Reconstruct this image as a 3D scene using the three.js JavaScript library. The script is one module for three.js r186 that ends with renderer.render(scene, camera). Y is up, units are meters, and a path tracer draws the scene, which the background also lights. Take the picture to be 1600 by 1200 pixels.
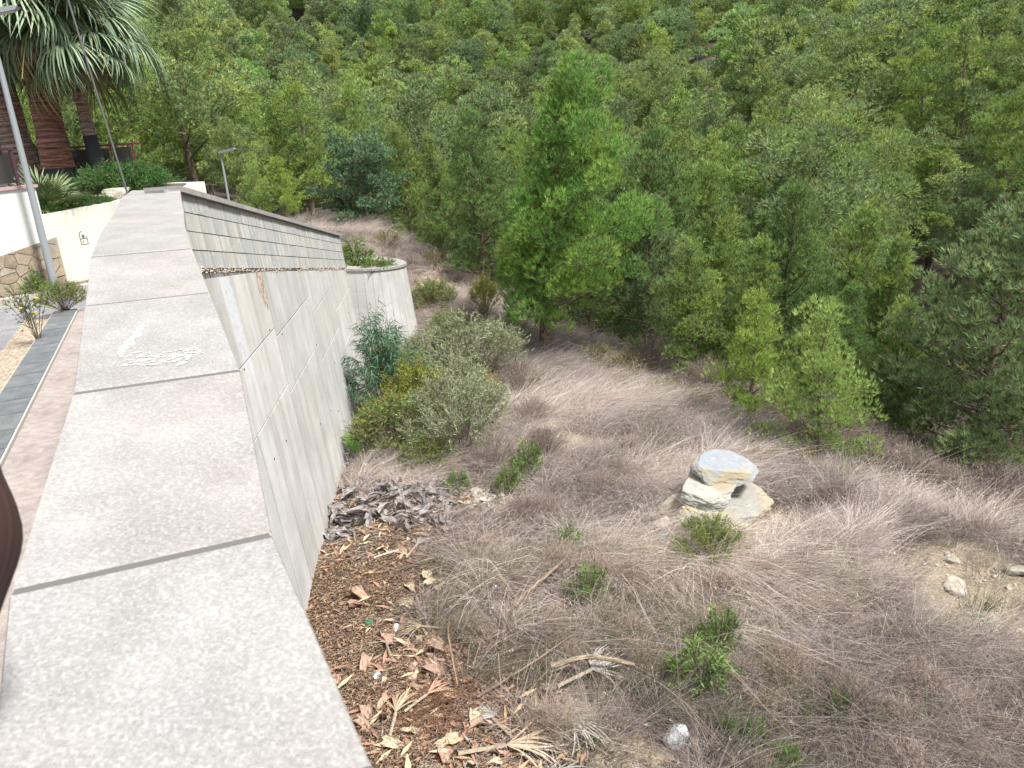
import * as THREE from 'three';
import { mergeGeometries } from 'three/addons/utils/BufferGeometryUtils.js';

// ---------- camera, sky, sun, exposure ----------
const scene = new THREE.Scene();
const camera = new THREE.PerspectiveCamera(53.13, 4 / 3, 0.05, 1500);
camera.position.set(0, 6, 0);
camera.up.set(0.067, 0.949, -0.307);
camera.lookAt(0, 6 - 0.308, -0.951);
camera.focus = 12;
camera.userData.fStop = 8;
const renderer = new THREE.WebGLRenderer({ antialias: true });
renderer.toneMapping = THREE.LinearToneMapping;
renderer.toneMappingExposure = 1.6;
renderer.shadowMap.enabled = true;

{ // bright, evenly clouded sky
  const W = 256, H = 128, d = new Float32Array(W * H * 4);
  for (let j = 0; j < H; j++) {
    const el = ((j + 0.5) / H - 0.5) * Math.PI, s = Math.sin(el);
    for (let i = 0; i < W; i++) {
      const k = (j * W + i) * 4, a = (i / W) * Math.PI * 2;
      const cl = 1 + 0.05 * Math.sin(a * 3 + 4 * s) * Math.cos(s * 9 + a * 2);
      const L = s > 0 ? 0.76 * (1 + 2 * s) / 3 * cl : 0.35;
      d[k] = L * 0.97; d[k + 1] = L; d[k + 2] = L * 1.05; d[k + 3] = 1;
    }
  }
  const t = new THREE.DataTexture(d, W, H, THREE.RGBAFormat, THREE.FloatType);
  t.mapping = THREE.EquirectangularReflectionMapping; t.magFilter = THREE.LinearFilter; t.needsUpdate = true;
  scene.background = t; scene.environment = t;
}
const sun = new THREE.DirectionalLight(new THREE.Color(1, 0.965, 0.91), 4.6);
sun.position.set(34, 66, -4); sun.target.position.set(0, 0, -25);
sun.castShadow = true; sun.shadow.radius = 20; sun.shadow.mapSize.set(4096, 4096);
Object.assign(sun.shadow.camera, { left: -120, right: 120, top: 120, bottom: -120, near: 1, far: 400 });
scene.add(sun, sun.target);

// ---------- helpers ----------
const R2 = Math.PI / 180;
function rng(seed) { let a = seed >>> 0; return () => { a = (a + 0x6d2b79f5) | 0; let t = Math.imul(a ^ (a >>> 15), 1 | a); t = (t + Math.imul(t ^ (t >>> 7), 61 | t)) ^ t; return ((t ^ (t >>> 14)) >>> 0) / 4294967296; }; }
const hash = (x, y, z) => { let h = Math.imul(x, 374761393) + Math.imul(y, 668265263) + Math.imul(z, 2147483647 - 1274126177); h = Math.imul(h ^ (h >>> 13), 1274126177); return ((h ^ (h >>> 16)) >>> 0) / 4294967296; };
const sm = (t) => t * t * (3 - 2 * t), mix = (a, b, t) => a + (b - a) * t, clamp = (x, a = 0, b = 1) => Math.min(b, Math.max(a, x));
const sstep = (a, b, x) => sm(clamp((x - a) / (b - a)));
function n3(x, y, z = 0) {
  const X = Math.floor(x), Y = Math.floor(y), Z = Math.floor(z), u = sm(x - X), v = sm(y - Y), w = sm(z - Z);
  const f = (k) => mix(mix(hash(X, Y, Z + k), hash(X + 1, Y, Z + k), u), mix(hash(X, Y + 1, Z + k), hash(X + 1, Y + 1, Z + k), u), v);
  return w ? mix(f(0), f(1), w) : f(0);
}
function np(x, y, P, s) { // tiling noise, period P
  const X = Math.floor(x), Y = Math.floor(y), u = sm(x - X), v = sm(y - Y), m = (a) => ((a % P) + P) % P;
  return mix(mix(hash(m(X), m(Y), s), hash(m(X + 1), m(Y), s), u), mix(hash(m(X), m(Y + 1), s), hash(m(X + 1), m(Y + 1), s), u), v);
}
const fbm = (x, y, z = 0, o = 4) => { let a = 0.5, s = 0, f = 1; for (let i = 0; i < o; i++) { s += a * n3(x * f, y * f, z + i * 7); a *= 0.5; f *= 2.03; } return s; };
function tex(W, H, fn, srgb = true) { // fn(u, v, i, j) -> [r, g, b] in 0..1 (sRGB values where srgb)
  const d = new Uint8Array(W * H * 4);
  for (let j = 0; j < H; j++) for (let i = 0; i < W; i++) { const c = fn(i / W, j / H, i, j), k = (j * W + i) * 4; d[k] = clamp(c[0]) * 255; d[k + 1] = clamp(c[1]) * 255; d[k + 2] = clamp(c[2]) * 255; d[k + 3] = 255; }
  const t = new THREE.DataTexture(d, W, H); t.wrapS = t.wrapT = THREE.RepeatWrapping; t.magFilter = THREE.LinearFilter; t.minFilter = THREE.LinearMipmapLinearFilter; t.generateMipmaps = true;
  if (srgb) t.colorSpace = THREE.SRGBColorSpace; t.needsUpdate = true; return t;
}
const M = (o) => new THREE.MeshStandardMaterial({ roughness: 0.9, metalness: 0, ...o });
const lin = (r, g, b) => new THREE.Color().setRGB(r, g, b);
const names = {};
const numbered = (n) => { const k = names[n] = (names[n] ?? -1) + 1; return k ? n + '_' + String(k).padStart(3, '0') : n; };
function tag(o, label, category, group, kind) { if (label) o.userData.label = label; if (category) o.userData.category = category; if (group) o.userData.group = group; if (kind) o.userData.kind = kind; return o; }
function mesh(name, geo, mat, parent) { const m = new THREE.Mesh(geo, mat); m.name = parent ? name : numbered(name); m.castShadow = m.receiveShadow = true; (parent || scene).add(m); return m; }
function thing(name, label, category, pos = [0, 0, 0], turn = 0, group) { const g = new THREE.Group(); g.name = numbered(name); g.position.set(...pos); g.rotation.y = turn; scene.add(g); return tag(g, label, category, group); }
function copyOf(o, label, group) { const c = o.clone(); c.name = numbered(o.name.replace(/_\d{3}$/, '')); c.userData = { ...o.userData }; scene.add(c); if (label) c.userData.label = label; if (group) c.userData.group = group; return c; }
class Tri { // loose triangles with a colour for each
  constructor() { this.p = []; this.c = []; }
  t(ax, ay, az, bx, by, bz, cx, cy, cz, col) { this.p.push(ax, ay, az, bx, by, bz, cx, cy, cz); for (let i = 0; i < 3; i++) this.c.push(col[0], col[1], col[2]); }
  q(a, b, c, d, col) { this.t(...a, ...b, ...c, col); this.t(...a, ...c, ...d, col); }
  geo() { const g = new THREE.BufferGeometry(); g.setAttribute('position', new THREE.Float32BufferAttribute(this.p, 3)); g.setAttribute('color', new THREE.Float32BufferAttribute(this.c, 3)); g.computeVertexNormals(); return g; }
}
function needle(T, x, y, z, dx, dy, dz, len, w, col, r) { // one narrow leaf
  const a = r() * 2 - 1, b = r() * 2 - 1, c = r() * 2 - 1; let sx = dy * c - dz * b, sy = dz * a - dx * c, sz = dx * b - dy * a; const q = w * 0.5 / (Math.hypot(sx, sy, sz) || 1); sx *= q; sy *= q; sz *= q;
  T.t(x - sx, y - sy, z - sz, x + sx, y + sy, z + sz, x + dx * len, y + dy * len, z + dz * len, col);
}
function ribbon(T, pts, w, col, side) { // a flat strip through pts
  for (let i = 0; i < pts.length - 1; i++) {
    const a = pts[i], b = pts[i + 1], wa = w * (1 - 0.85 * i / (pts.length - 1)) / 2, wb = w * (1 - 0.85 * (i + 1) / (pts.length - 1)) / 2, [sx, sy, sz] = side;
    T.q([a[0] - sx * wa, a[1] - sy * wa, a[2] - sz * wa], [a[0] + sx * wa, a[1] + sy * wa, a[2] + sz * wa], [b[0] + sx * wb, b[1] + sy * wb, b[2] + sz * wb], [b[0] - sx * wb, b[1] - sy * wb, b[2] - sz * wb], col);
  }
}
const norm = (v) => { const l = Math.hypot(...v) || 1; return [v[0] / l, v[1] / l, v[2] / l]; };
const crs = (a, b) => [a[1] * b[2] - a[2] * b[1], a[2] * b[0] - a[0] * b[2], a[0] * b[1] - a[1] * b[0]];
const jit = (c, r, k = 0.2) => { const f = 1 + (r() - 0.5) * 2 * k; return [c[0] * f, c[1] * f, c[2] * f]; };
function twig(T, a, b, ra, rb, col, n = 3) { // a thin tapered stick, loose triangles
  const d = norm([b[0] - a[0], b[1] - a[1], b[2] - a[2]]), s = norm(crs(d, Math.abs(d[1]) > 0.9 ? [1, 0, 0] : [0, 1, 0])), u = crs(d, s);
  const ring = (p, r, i) => { const t = i / n * Math.PI * 2, c = Math.cos(t) * r, e = Math.sin(t) * r; return [p[0] + s[0] * c + u[0] * e, p[1] + s[1] * c + u[1] * e, p[2] + s[2] * c + u[2] * e]; };
  for (let i = 0; i < n; i++) T.q(ring(a, ra, i), ring(a, ra, i + 1), ring(b, rb, i + 1), ring(b, rb, i), col);
}
function tube(pts, rad, sides = 10, cap = true) { // smooth tapered tube; rad(i/(n-1), angle)
  const n = pts.length, P = [], I = [], U = []; let prev = [1, 0, 0], len = 0;
  for (let i = 0; i < n; i++) {
    const a = pts[Math.max(0, i - 1)], b = pts[Math.min(n - 1, i + 1)], d = norm([b[0] - a[0], b[1] - a[1], b[2] - a[2]]), u = norm(crs(d, prev)), s = crs(u, d); prev = s;
    if (i) len += Math.hypot(pts[i][0] - pts[i - 1][0], pts[i][1] - pts[i - 1][1], pts[i][2] - pts[i - 1][2]);
    for (let k = 0; k <= sides; k++) { const t = k / sides * Math.PI * 2, r = rad(i / (n - 1), t); P.push(...[0, 1, 2].map((c) => pts[i][c] + (s[c] * Math.cos(t) + u[c] * Math.sin(t)) * r)); U.push(k / sides, len); }
  }
  for (let i = 0; i < n - 1; i++) for (let k = 0; k < sides; k++) { const a = i * (sides + 1) + k, b = a + sides + 1; I.push(a, a + 1, b, a + 1, b + 1, b); }
  if (cap) for (const i of [0, n - 1]) { const o = P.length / 3; P.push(...pts[i]); U.push(0.5, 0); for (let k = 0; k < sides; k++) { const a = i * (sides + 1) + k; i ? I.push(o, a, a + 1) : I.push(o, a + 1, a); } }
  const g = new THREE.BufferGeometry(); g.setAttribute('position', new THREE.Float32BufferAttribute(P, 3)); g.setAttribute('uv', new THREE.Float32BufferAttribute(U, 2)); g.setIndex(I); g.computeVertexNormals(); return g;
}
function prism(poly, depthVec, map, uvScale = 1) { // poly: [[s, y]...] counter-clockwise seen from the front; map(s, y) -> front point; depthVec: from front to back
  const P = [], U = [], N = [], n = poly.length, f = poly.map(([s, y]) => map(s, y)), bk = f.map((p) => [p[0] + depthVec[0], p[1] + depthVec[1], p[2] + depthVec[2]]);
  const put = (a, ua, b, ub, c, uc) => { P.push(...a, ...b, ...c); U.push(...ua, ...ub, ...uc); };
  const uv = poly.map(([s, y]) => [s * uvScale, y * uvScale]), tri = THREE.ShapeUtils.triangulateShape(poly.map((p) => new THREE.Vector2(...p)), []);
  for (const [a, b, c] of tri) { put(f[a], uv[a], f[b], uv[b], f[c], uv[c]); put(bk[a], uv[a], bk[c], uv[c], bk[b], uv[b]); }
  const D = Math.hypot(...depthVec) * uvScale;
  for (let i = 0; i < n; i++) { const j = (i + 1) % n, L = Math.hypot(poly[i][0] - poly[j][0], poly[i][1] - poly[j][1]) * uvScale, u0 = [uv[i][0], uv[i][1]]; put(f[i], u0, bk[i], [u0[0] + D, u0[1]], bk[j], [u0[0] + D, u0[1] + L]); put(f[i], u0, bk[j], [u0[0] + D, u0[1] + L], f[j], [u0[0], u0[1] + L]); }
  const g = new THREE.BufferGeometry(); g.setAttribute('position', new THREE.Float32BufferAttribute(P, 3)); g.setAttribute('uv', new THREE.Float32BufferAttribute(U, 2)); g.computeVertexNormals(); return g;
}
const polar = (az, D) => [Math.sin(az * R2) * D, -Math.cos(az * R2) * D];

// ---------- ground ----------
// along the far stretch of the retaining wall: direction dW, leftwards nW; the near stretch runs under the granite coping
const azW = -4.5 * R2, dW = [Math.sin(azW), 0, -Math.cos(azW)], nW = [Math.cos(azW), 0, Math.sin(azW)];
const BAT = 0.08, wallP = (s, y, out = 0) => { const o = -2.4 + BAT * (5.2 - y) + out; return [dW[0] * s + nW[0] * o, y, dW[2] * s + nW[2] * o]; };
const roadY = (s) => 4.2 - 0.16 * Math.max(0, s - 13);
const PROFILE = [
  [-60, [[0, 0.8], [15, 0.9], [30, 3], [60, 6], [180, 55], [430, 150]]],
  [-35, [[0, 0.8], [8, 0.8], [18, 2], [28, 3.2], [45, 3.3], [70, 7], [180, 50], [430, 142]]],
  [-20, [[0, 0.8], [12, 0.8], [20, 1.5], [30, 3], [45, 2.2], [65, 3.5], [95, 9], [180, 43], [430, 135]]],
  [-10, [[0, 0.75], [14, 0.7], [20, 1.3], [28, 2.95], [36, 2.6], [50, 0], [85, 3], [180, 42], [430, 135]]],
  [-5, [[0, 0.7], [16, 0.7], [22, 1.65], [26, 2.1], [30, 1.4], [45, -3], [62, -2], [85, 2.5], [185, 41], [430, 132]]],
  [0, [[0, 0.65], [15, 0.7], [21, 1.1], [24, 0.6], [40, -4], [60, -3], [85, 2], [190, 40], [430, 130]]],
  [10, [[0, 0.6], [15, 0.6], [18, 0.3], [32, -4.5], [52, -3.5], [80, 3], [190, 38], [430, 126]]],
  [18, [[0, 0.6], [13, 0.65], [16, 0], [28, -4.5], [45, -3.5], [70, 3], [120, 16], [190, 38], [430, 126]]],
  [25, [[0, 0.6], [11.5, 0.6], [14, -0.2], [25, -4], [38, -3.2], [60, 2], [110, 15], [190, 38], [430, 126]]],
  [33, [[0, 0.6], [10.5, 0.6], [13, -0.4], [22, -3.5], [34, -2.6], [55, 2.5], [100, 14], [190, 40], [430, 130]]],
  [60, [[0, 0.6], [10, 0.6], [13, -0.4], [22, -3.5], [34, -2.6], [55, 2.5], [100, 14], [190, 40], [430, 130]]],
];
const along = (k, D) => { let i = 0; while (i < k.length - 2 && D > k[i + 1][0]) i++; return mix(k[i][1], k[i + 1][1], mix(clamp((D - k[i][0]) / (k[i + 1][0] - k[i][0])), sstep(k[i][0], k[i + 1][0], D), 0.5)); };
function baseH(x, z) {
  const az = Math.atan2(x, -z) / R2, D = Math.hypot(x, z); let i = 0; while (i < PROFILE.length - 2 && az > PROFILE[i + 1][0]) i++;
  const t = clamp((az - PROFILE[i][0]) / (PROFILE[i + 1][0] - PROFILE[i][0]));
  let y = mix(along(PROFILE[i][1], D), along(PROFILE[i + 1][1], D), t);
  const back = sstep(95, 140, Math.abs(az)); y = mix(y, 0.7 + D * 0.03, back);
  return y + (fbm(x * 0.35 + 40, z * 0.35 + 9, 2, 4) - 0.47) * 0.55 * sstep(3, 9, D) + (fbm(x * 0.05, z * 0.05, 5, 3) - 0.44) * Math.min(6, D * 0.035);
}
// how far a point lies behind the face of the retaining wall (road side is positive)
const copR = [[0.62, 1.2], [-0.227, -0.85], [-0.513, -1.417], [-0.85, -2.327], [-1.233, -3.194], [-1.594, -4.004], [-1.94, -4.83], [-2.3, -5.76], [-2.69, -6.73], [-3.065, -7.69]];
function behindWall(x, z) {
  const s = x * dW[0] + z * dW[2], o = x * nW[0] + z * nW[2];
  if (s > 8) return s > 21.5 ? -9 : -2.1 - o;
  let i = 0; while (i < copR.length - 2 && z < copR[i + 1][1]) i++;
  const a = copR[i], b = copR[i + 1], l = Math.hypot(b[0] - a[0], b[1] - a[1]);
  return (-(x - a[0]) * -(b[1] - a[1]) - (z - a[1]) * (b[0] - a[0])) / l + 0.1;
}
function H(x, z) {
  const b = behindWall(x, z), y = baseH(x, z);
  if (b > 0.45) { const s = x * dW[0] + z * dW[2], D = Math.hypot(x, z); return mix(Math.max(y, roadY(s) - 0.25), y, sstep(21, 27, D)); }
  return y;
}
const bright = [[-1.74, -23.6, 1.5, 0.8], [-1.2, -22.3, 1.1, 0.7], [5.3, -7.7, 1.5, 0.9], [6.1, -6.9, 1.3, 0.8], [4.6, -8.4, 0.9, 0.6], [0.63, -13, 0.8, 0.9], [-0.66, -10.6, 0.6, 0.8], [0.62, -5.3, 0.75, 0.7], [3.9, -9.8, 0.8, 0.5], [2.1, -12.8, 0.7, 0.3], [0.4, -12, 0.5, 0.6]];
const kept = [[2.8, -9.5, 1.3], [2.75, -8.9, 0.8], [1.29, -5.62, 0.3], [1.68, -6.3, 0.38], [2.0, -6.8, 0.3], [0.62, -13, 0.5], [-0.6, -10.5, 0.5], [-0.3, -9.25, 0.35], [0.15, -11.1, 0.35], [-0.15, -10.6, 0.3], [0.1, -7.85, 0.5], [0.75, -7.8, 0.3], [0.3, -6.3, 0.55], [-0.35, -6.85, 0.6], [0.7, -6.45, 0.45], [-0.3, -5.2, 0.5], [1.78, -5.65, 0.2], [2.0, -5.5, 0.2], [-0.4, -7.8, 0.4], [1.93, -9.2, 0.3], [0.63, -8.85, 0.3], [0.55, -5.2, 0.5]];
const keepOff = (x, z) => { let m = 0; for (const [a, b, r] of kept) m = Math.max(m, 1 - sstep(r * 0.5, r, Math.hypot(x - a, z - b))); return m; };
const bareAt = (x, z) => { let m = 0; for (const [bx, bz, r, k] of bright) m = Math.max(m, k * (1 - sstep(r * 0.45, r, Math.hypot(x - bx, z - bz) + (fbm(x * 2, z * 2, 3, 3) - 0.45) * 0.9))); return m; };
const litterAt = (x, z) => { const b = behindWall(x, z), nn = (fbm(x * 1.3, z * 1.3, 8, 3) - 0.45) * 1.2, zz = sstep(-11.6, -10.4, z + nn * 0.5); return b > 0.3 ? 0 : zz * (1 - sstep(1.2, 2.3, -b + nn)) * (z < -2 ? 1 : 0.6); };
{
  const rings = [0.4]; while (rings[rings.length - 1] < 430) rings.push(rings[rings.length - 1] * 1.026 + 0.004);
  const NA = 420, P = [], C = [], U = [], I = [];
  const P0 = [0, H(0, 0), 0]; P.push(...P0); C.push(0.2, 0.15, 0.11); U.push(0, 0);
  rings.forEach((D, j) => {
    for (let i = 0; i < NA; i++) {
      const az = i / NA * 360 - 180, [x, z] = polar(az, D); P.push(x, H(x, z), z); U.push(x / 2.5, z / 2.5);
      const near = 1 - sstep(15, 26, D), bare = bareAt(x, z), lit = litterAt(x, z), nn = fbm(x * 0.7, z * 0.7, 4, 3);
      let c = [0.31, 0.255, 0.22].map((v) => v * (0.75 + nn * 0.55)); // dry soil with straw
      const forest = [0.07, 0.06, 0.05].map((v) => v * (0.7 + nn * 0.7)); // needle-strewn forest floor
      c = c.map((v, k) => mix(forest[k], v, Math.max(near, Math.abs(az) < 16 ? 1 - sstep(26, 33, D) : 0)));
      const sandy = [0.4, 0.34, 0.25]; c = c.map((v, k) => mix(v, sandy[k] * (0.75 + nn * 0.5), bare));
      const lc = [0.26, 0.185, 0.13]; c = c.map((v, k) => mix(v, lc[k] * (0.7 + nn * 0.6), lit));
      if (D > 70 && Math.abs(az - 15.3 - 0.9 * Math.sin(D * 0.11)) < 0.45 && D < 125) c = c.map((v, k) => mix(v, [0.36, 0.31, 0.27][k], 0.7 * nn + 0.2));
      if (Math.hypot(x - polar(-11.5, 186)[0], z - polar(-11.5, 186)[1]) < 7) c = c.map((v, k) => mix(v, [0.3, 0.2, 0.14][k], 0.8));
      C.push(...c);
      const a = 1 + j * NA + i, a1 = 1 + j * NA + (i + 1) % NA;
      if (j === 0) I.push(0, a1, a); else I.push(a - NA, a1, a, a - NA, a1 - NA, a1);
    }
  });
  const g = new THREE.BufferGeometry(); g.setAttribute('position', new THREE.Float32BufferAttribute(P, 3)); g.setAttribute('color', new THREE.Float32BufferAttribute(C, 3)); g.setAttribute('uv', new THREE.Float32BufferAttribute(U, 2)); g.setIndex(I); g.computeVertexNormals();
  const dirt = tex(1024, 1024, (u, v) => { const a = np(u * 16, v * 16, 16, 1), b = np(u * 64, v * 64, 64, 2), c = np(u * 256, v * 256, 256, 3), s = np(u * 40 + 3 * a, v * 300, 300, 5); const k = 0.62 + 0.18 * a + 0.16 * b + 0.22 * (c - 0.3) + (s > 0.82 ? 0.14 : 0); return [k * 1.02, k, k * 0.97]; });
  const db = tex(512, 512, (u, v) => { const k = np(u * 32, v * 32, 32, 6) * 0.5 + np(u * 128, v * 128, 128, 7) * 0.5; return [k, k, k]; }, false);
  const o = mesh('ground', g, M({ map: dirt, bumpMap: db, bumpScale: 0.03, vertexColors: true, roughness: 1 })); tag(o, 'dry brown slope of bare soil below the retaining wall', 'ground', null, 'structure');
}

// ---------- surface textures ----------
const graniteT = (seed, tint) => tex(1024, 1024, (u, v, i, j) => {
  const a = np(u * 170, v * 170, 170, seed), b = np(u * 340, v * 340, 340, seed + 1), c = np(u * 9, v * 9, 9, seed + 2), e = hash(i, j, seed + 9), d = np(u * 3, v * 3, 3, seed + 4);
  let k = 0.585 + 0.085 * (a - 0.5) + 0.085 * (b - 0.5) + 0.05 * (c - 0.5) + 0.05 * (d - 0.5) + 0.05 * (e - 0.5); if (b > 0.8) k -= 0.075; if (a > 0.82) k += 0.03;
  const p = np(u * 5, v * 5, 5, seed + 6); const sn = -0.2 + np(u * 2, v * 2, 2, seed + 12) * 0.6 + np(u * 7 + p, v * 7, 7, seed + 13) * 0.4; if (sn > 0.58) k *= 1 - 0.22 * (sn - 0.58) * (0.6 + b); return [k * (tint[0] + 0.015 * (p - 0.5)), k * tint[1], k * (tint[2] - 0.025 * (p - 0.5))];
});
const gran = [graniteT(11, [1.01, 0.985, 0.972]), graniteT(31, [1.0, 0.988, 0.978])].map((map) => M({ map, roughness: 0.62 }));
const concT = tex(2048, 1024, (u, v) => { // 16 m x 8 m of board-marked concrete: s = 6..22, y = -2..6
  const s = 6 + u * 16, y = -2 + v * 8, st = fbm(s * 9, y * 0.8, 1, 4) - 0.47, cl = fbm(s * 0.9, y * 0.9, 2, 5) - 0.47, fi = hash((u * 2048) | 0, (v * 1024) | 0, 3) - 0.5, me = fbm(s * 3, y * 3, 6, 4) - 0.47;
  let k = 0.72 + 0.11 * st + 0.1 * cl + 0.05 * fi + 0.12 * me, r = k * 1.0, g = k * 0.995, b = k * 0.99;
  const top = 4.9 - 0.159 * (s - 7.9); // rusty-grey runs under the block courses
  const run = clamp((fbm(s * 5, 3, 9, 3) - 0.42) * 3.2) * clamp(1 - (top - y) / (0.6 + 2.6 * n3(s * 3, 5, 2))) * clamp(0.5 + me * 2.2);
  r = mix(r, 0.56, run * 0.55); g = mix(g, 0.55, run * 0.55); b = mix(b, 0.5, run * 0.55);
  const dx = s - 8.5 - 0.05 * (n3(y * 2, 4, 1) - 0.5) - 0.012 * (4.9 - y), wd = 0.17 + 0.08 * n3(y * 1.3, 8, 2); // run of white lime below the blocks
  const lime = sstep(wd, wd * 0.55, Math.abs(dx) + 0.05 * (fbm(s * 14, y * 9, 4, 3) - 0.47)) * sstep(3.0, 3.9, y + 0.6 * (n3(s * 20, 3, 7) - 0.5)) * (np(s * 30, y * 30, 4096, 5) > 0.24 ? 1 : 0.45);
  r = mix(r, 0.8, lime * 0.75); g = mix(g, 0.82, lime * 0.75); b = mix(b, 0.86, lime * 0.75);
  const sp = sstep(0.36, 0.2, Math.hypot((s - 10.0) * 1.9, (y - 4.38) * 1.1) + 0.5 * (fbm(s * 7, y * 7, 12, 4) - 0.47)); // spalled patch showing pink aggregate
  if (sp > 0) { const ag = np(s * 26, y * 26, 4096, 8), cc = ag > 0.6 ? [0.76, 0.69, 0.63] : ag > 0.3 ? [0.64, 0.57, 0.51] : [0.52, 0.47, 0.43]; r = mix(r, cc[0], sp * 0.85); g = mix(g, cc[1], sp * 0.85); b = mix(b, cc[2], sp * 0.85); }
  return [r, g, b];
});
const concB = tex(1024, 512, (u, v) => { const k = fbm(u * 160, v * 14, 3, 3) * 0.6 + fbm(u * 200, v * 100, 7, 3) * 0.4; return [k, k, k]; }, false);
const concM = M({ map: concT, bumpMap: concB, bumpScale: 0.008, roughness: 0.88 });
const concUV = (g) => { const p = g.attributes.position, u = new Float32Array(p.count * 2); for (let i = 0; i < p.count; i++) { const x = p.getX(i), z = p.getZ(i); u[i * 2] = (x * dW[0] + z * dW[2] - 6) / 16; u[i * 2 + 1] = (p.getY(i) + 2) / 8; } g.setAttribute('uv', new THREE.BufferAttribute(u, 2)); return g; };
const blockT = [0, 1, 2].map((q) => tex(256, 256, (u, v) => { const st = fbm(u * 16 + q * 40, v * 0.7, q, 3) - 0.44, gr = fbm(u * 60, v * 40, q + 4, 3) - 0.44, bl = fbm(u * 3 + q * 9, v * 0.6, q + 20, 2) - 0.38; const k = 0.68 + 0.26 * st + 0.09 * gr + 0.1 * bl; return [k * (1 + 0.03 * bl), k * 1.0, k * (0.985 - 0.05 * bl)]; }));
const blockM = [0, 1, 2, 3, 4, 5].map((i) => M({ map: blockT[i % 3], color: [lin(0.9, 0.92, 0.95), lin(1, 1, 0.98), lin(0.88, 0.91, 0.94), lin(0.97, 0.96, 0.92), lin(0.85, 0.88, 0.9), lin(0.97, 0.97, 0.95)][i], roughness: 0.92 }));
const mortarM = M({ color: lin(0.38, 0.36, 0.34), roughness: 1 });
const plasterT = tex(512, 512, (u, v) => { const c = np(u * 6, v * 6, 6, 1) - 0.5, f = np(u * 120, v * 120, 120, 2) - 0.5, s = np(u * 40, v * 2, 40, 4); const k = 0.95 + 0.03 * c + 0.03 * f - (s > 0.8 ? 0.05 * (s - 0.8) * 5 : 0); return [k, k, k * 0.99]; });
const plasterW = M({ map: plasterT, color: lin(0.78, 0.8, 0.77) }), plasterC = M({ map: plasterT, color: lin(0.74, 0.73, 0.64) });
const asphT = tex(512, 512, (u, v, i, j) => { const e = hash(i, j, 4), b = np(u * 12, v * 12, 12, 2), c = np(u * 170, v * 170, 170, 3); const k = 0.5 + 0.09 * (b - 0.5) + 0.12 * (e - 0.5) + 0.12 * (c - 0.5); return [k, k, k * 1.02]; });

// ---------- road side ----------
{
  const P = [], U = [], I = [], ns = 44, nt = 10;
  for (let i = 0; i <= ns; i++) { const s = -3 + i * 0.7, t0 = s < 7.6 ? -2.15 + (7.6 - s) * Math.tan(18.2 * R2) - 0.25 : -2.4 + BAT * 1 - 0.25; for (let j = 0; j <= nt; j++) { const o = t0 - j * 0.75, y = roadY(s); P.push(dW[0] * s + nW[0] * o, y, dW[2] * s + nW[2] * o); U.push(s / 2, o / 2); if (i && j) { const a = i * (nt + 1) + j; I.push(a, a - 1, a - nt - 2, a, a - nt - 2, a - nt - 1); } } }
  const g = new THREE.BufferGeometry(); g.setAttribute('position', new THREE.Float32BufferAttribute(P, 3)); g.setAttribute('uv', new THREE.Float32BufferAttribute(U, 2)); g.setIndex(I); g.computeVertexNormals();
  tag(mesh('road', g, M({ map: asphT, roughness: 0.95 })), 'grey asphalt road behind the parapet', 'road', null, 'structure');
}
const kA = [-3.33, -4.76], kB = [-5.09, -8.91]; // line of the kerb tiles (edge nearest the parapet)
const kd = norm([kB[0] - kA[0], 0, kB[1] - kA[1]]), kn = [kd[2], 0, -kd[0]]; // kn points to the asphalt
const kP = (t, o, y) => [kA[0] + kd[0] * t + kn[0] * o, y, kA[1] + kd[2] * t + kn[2] * o];
const strip = (t0, t1, o0, o1, y, up) => { const a = kP(t0, o0, y), b = kP(t0, o1, y), c = kP(t1, o1, y), d = kP(t1, o0, y); const P = [], U = []; const top = [[a, [t0, o0]], [b, [t0, o1]], [c, [t1, o1]], [a, [t0, o0]], [c, [t1, o1]], [d, [t1, o0]]]; for (const [p, u] of top) { P.push(...p); U.push(...u); } for (const [p, q] of [[a, b], [b, c], [c, d], [d, a]]) { const p2 = [p[0], y - up, p[2]], q2 = [q[0], y - up, q[2]]; for (const v of [p, p2, q2, p, q2, q]) { P.push(...v); U.push(v[0], v[1] + v[2]); } } const g = new THREE.BufferGeometry(); g.setAttribute('position', new THREE.Float32BufferAttribute(P, 3)); g.setAttribute('uv', new THREE.Float32BufferAttribute(U, 2)); g.computeVertexNormals(); return g; };
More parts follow.
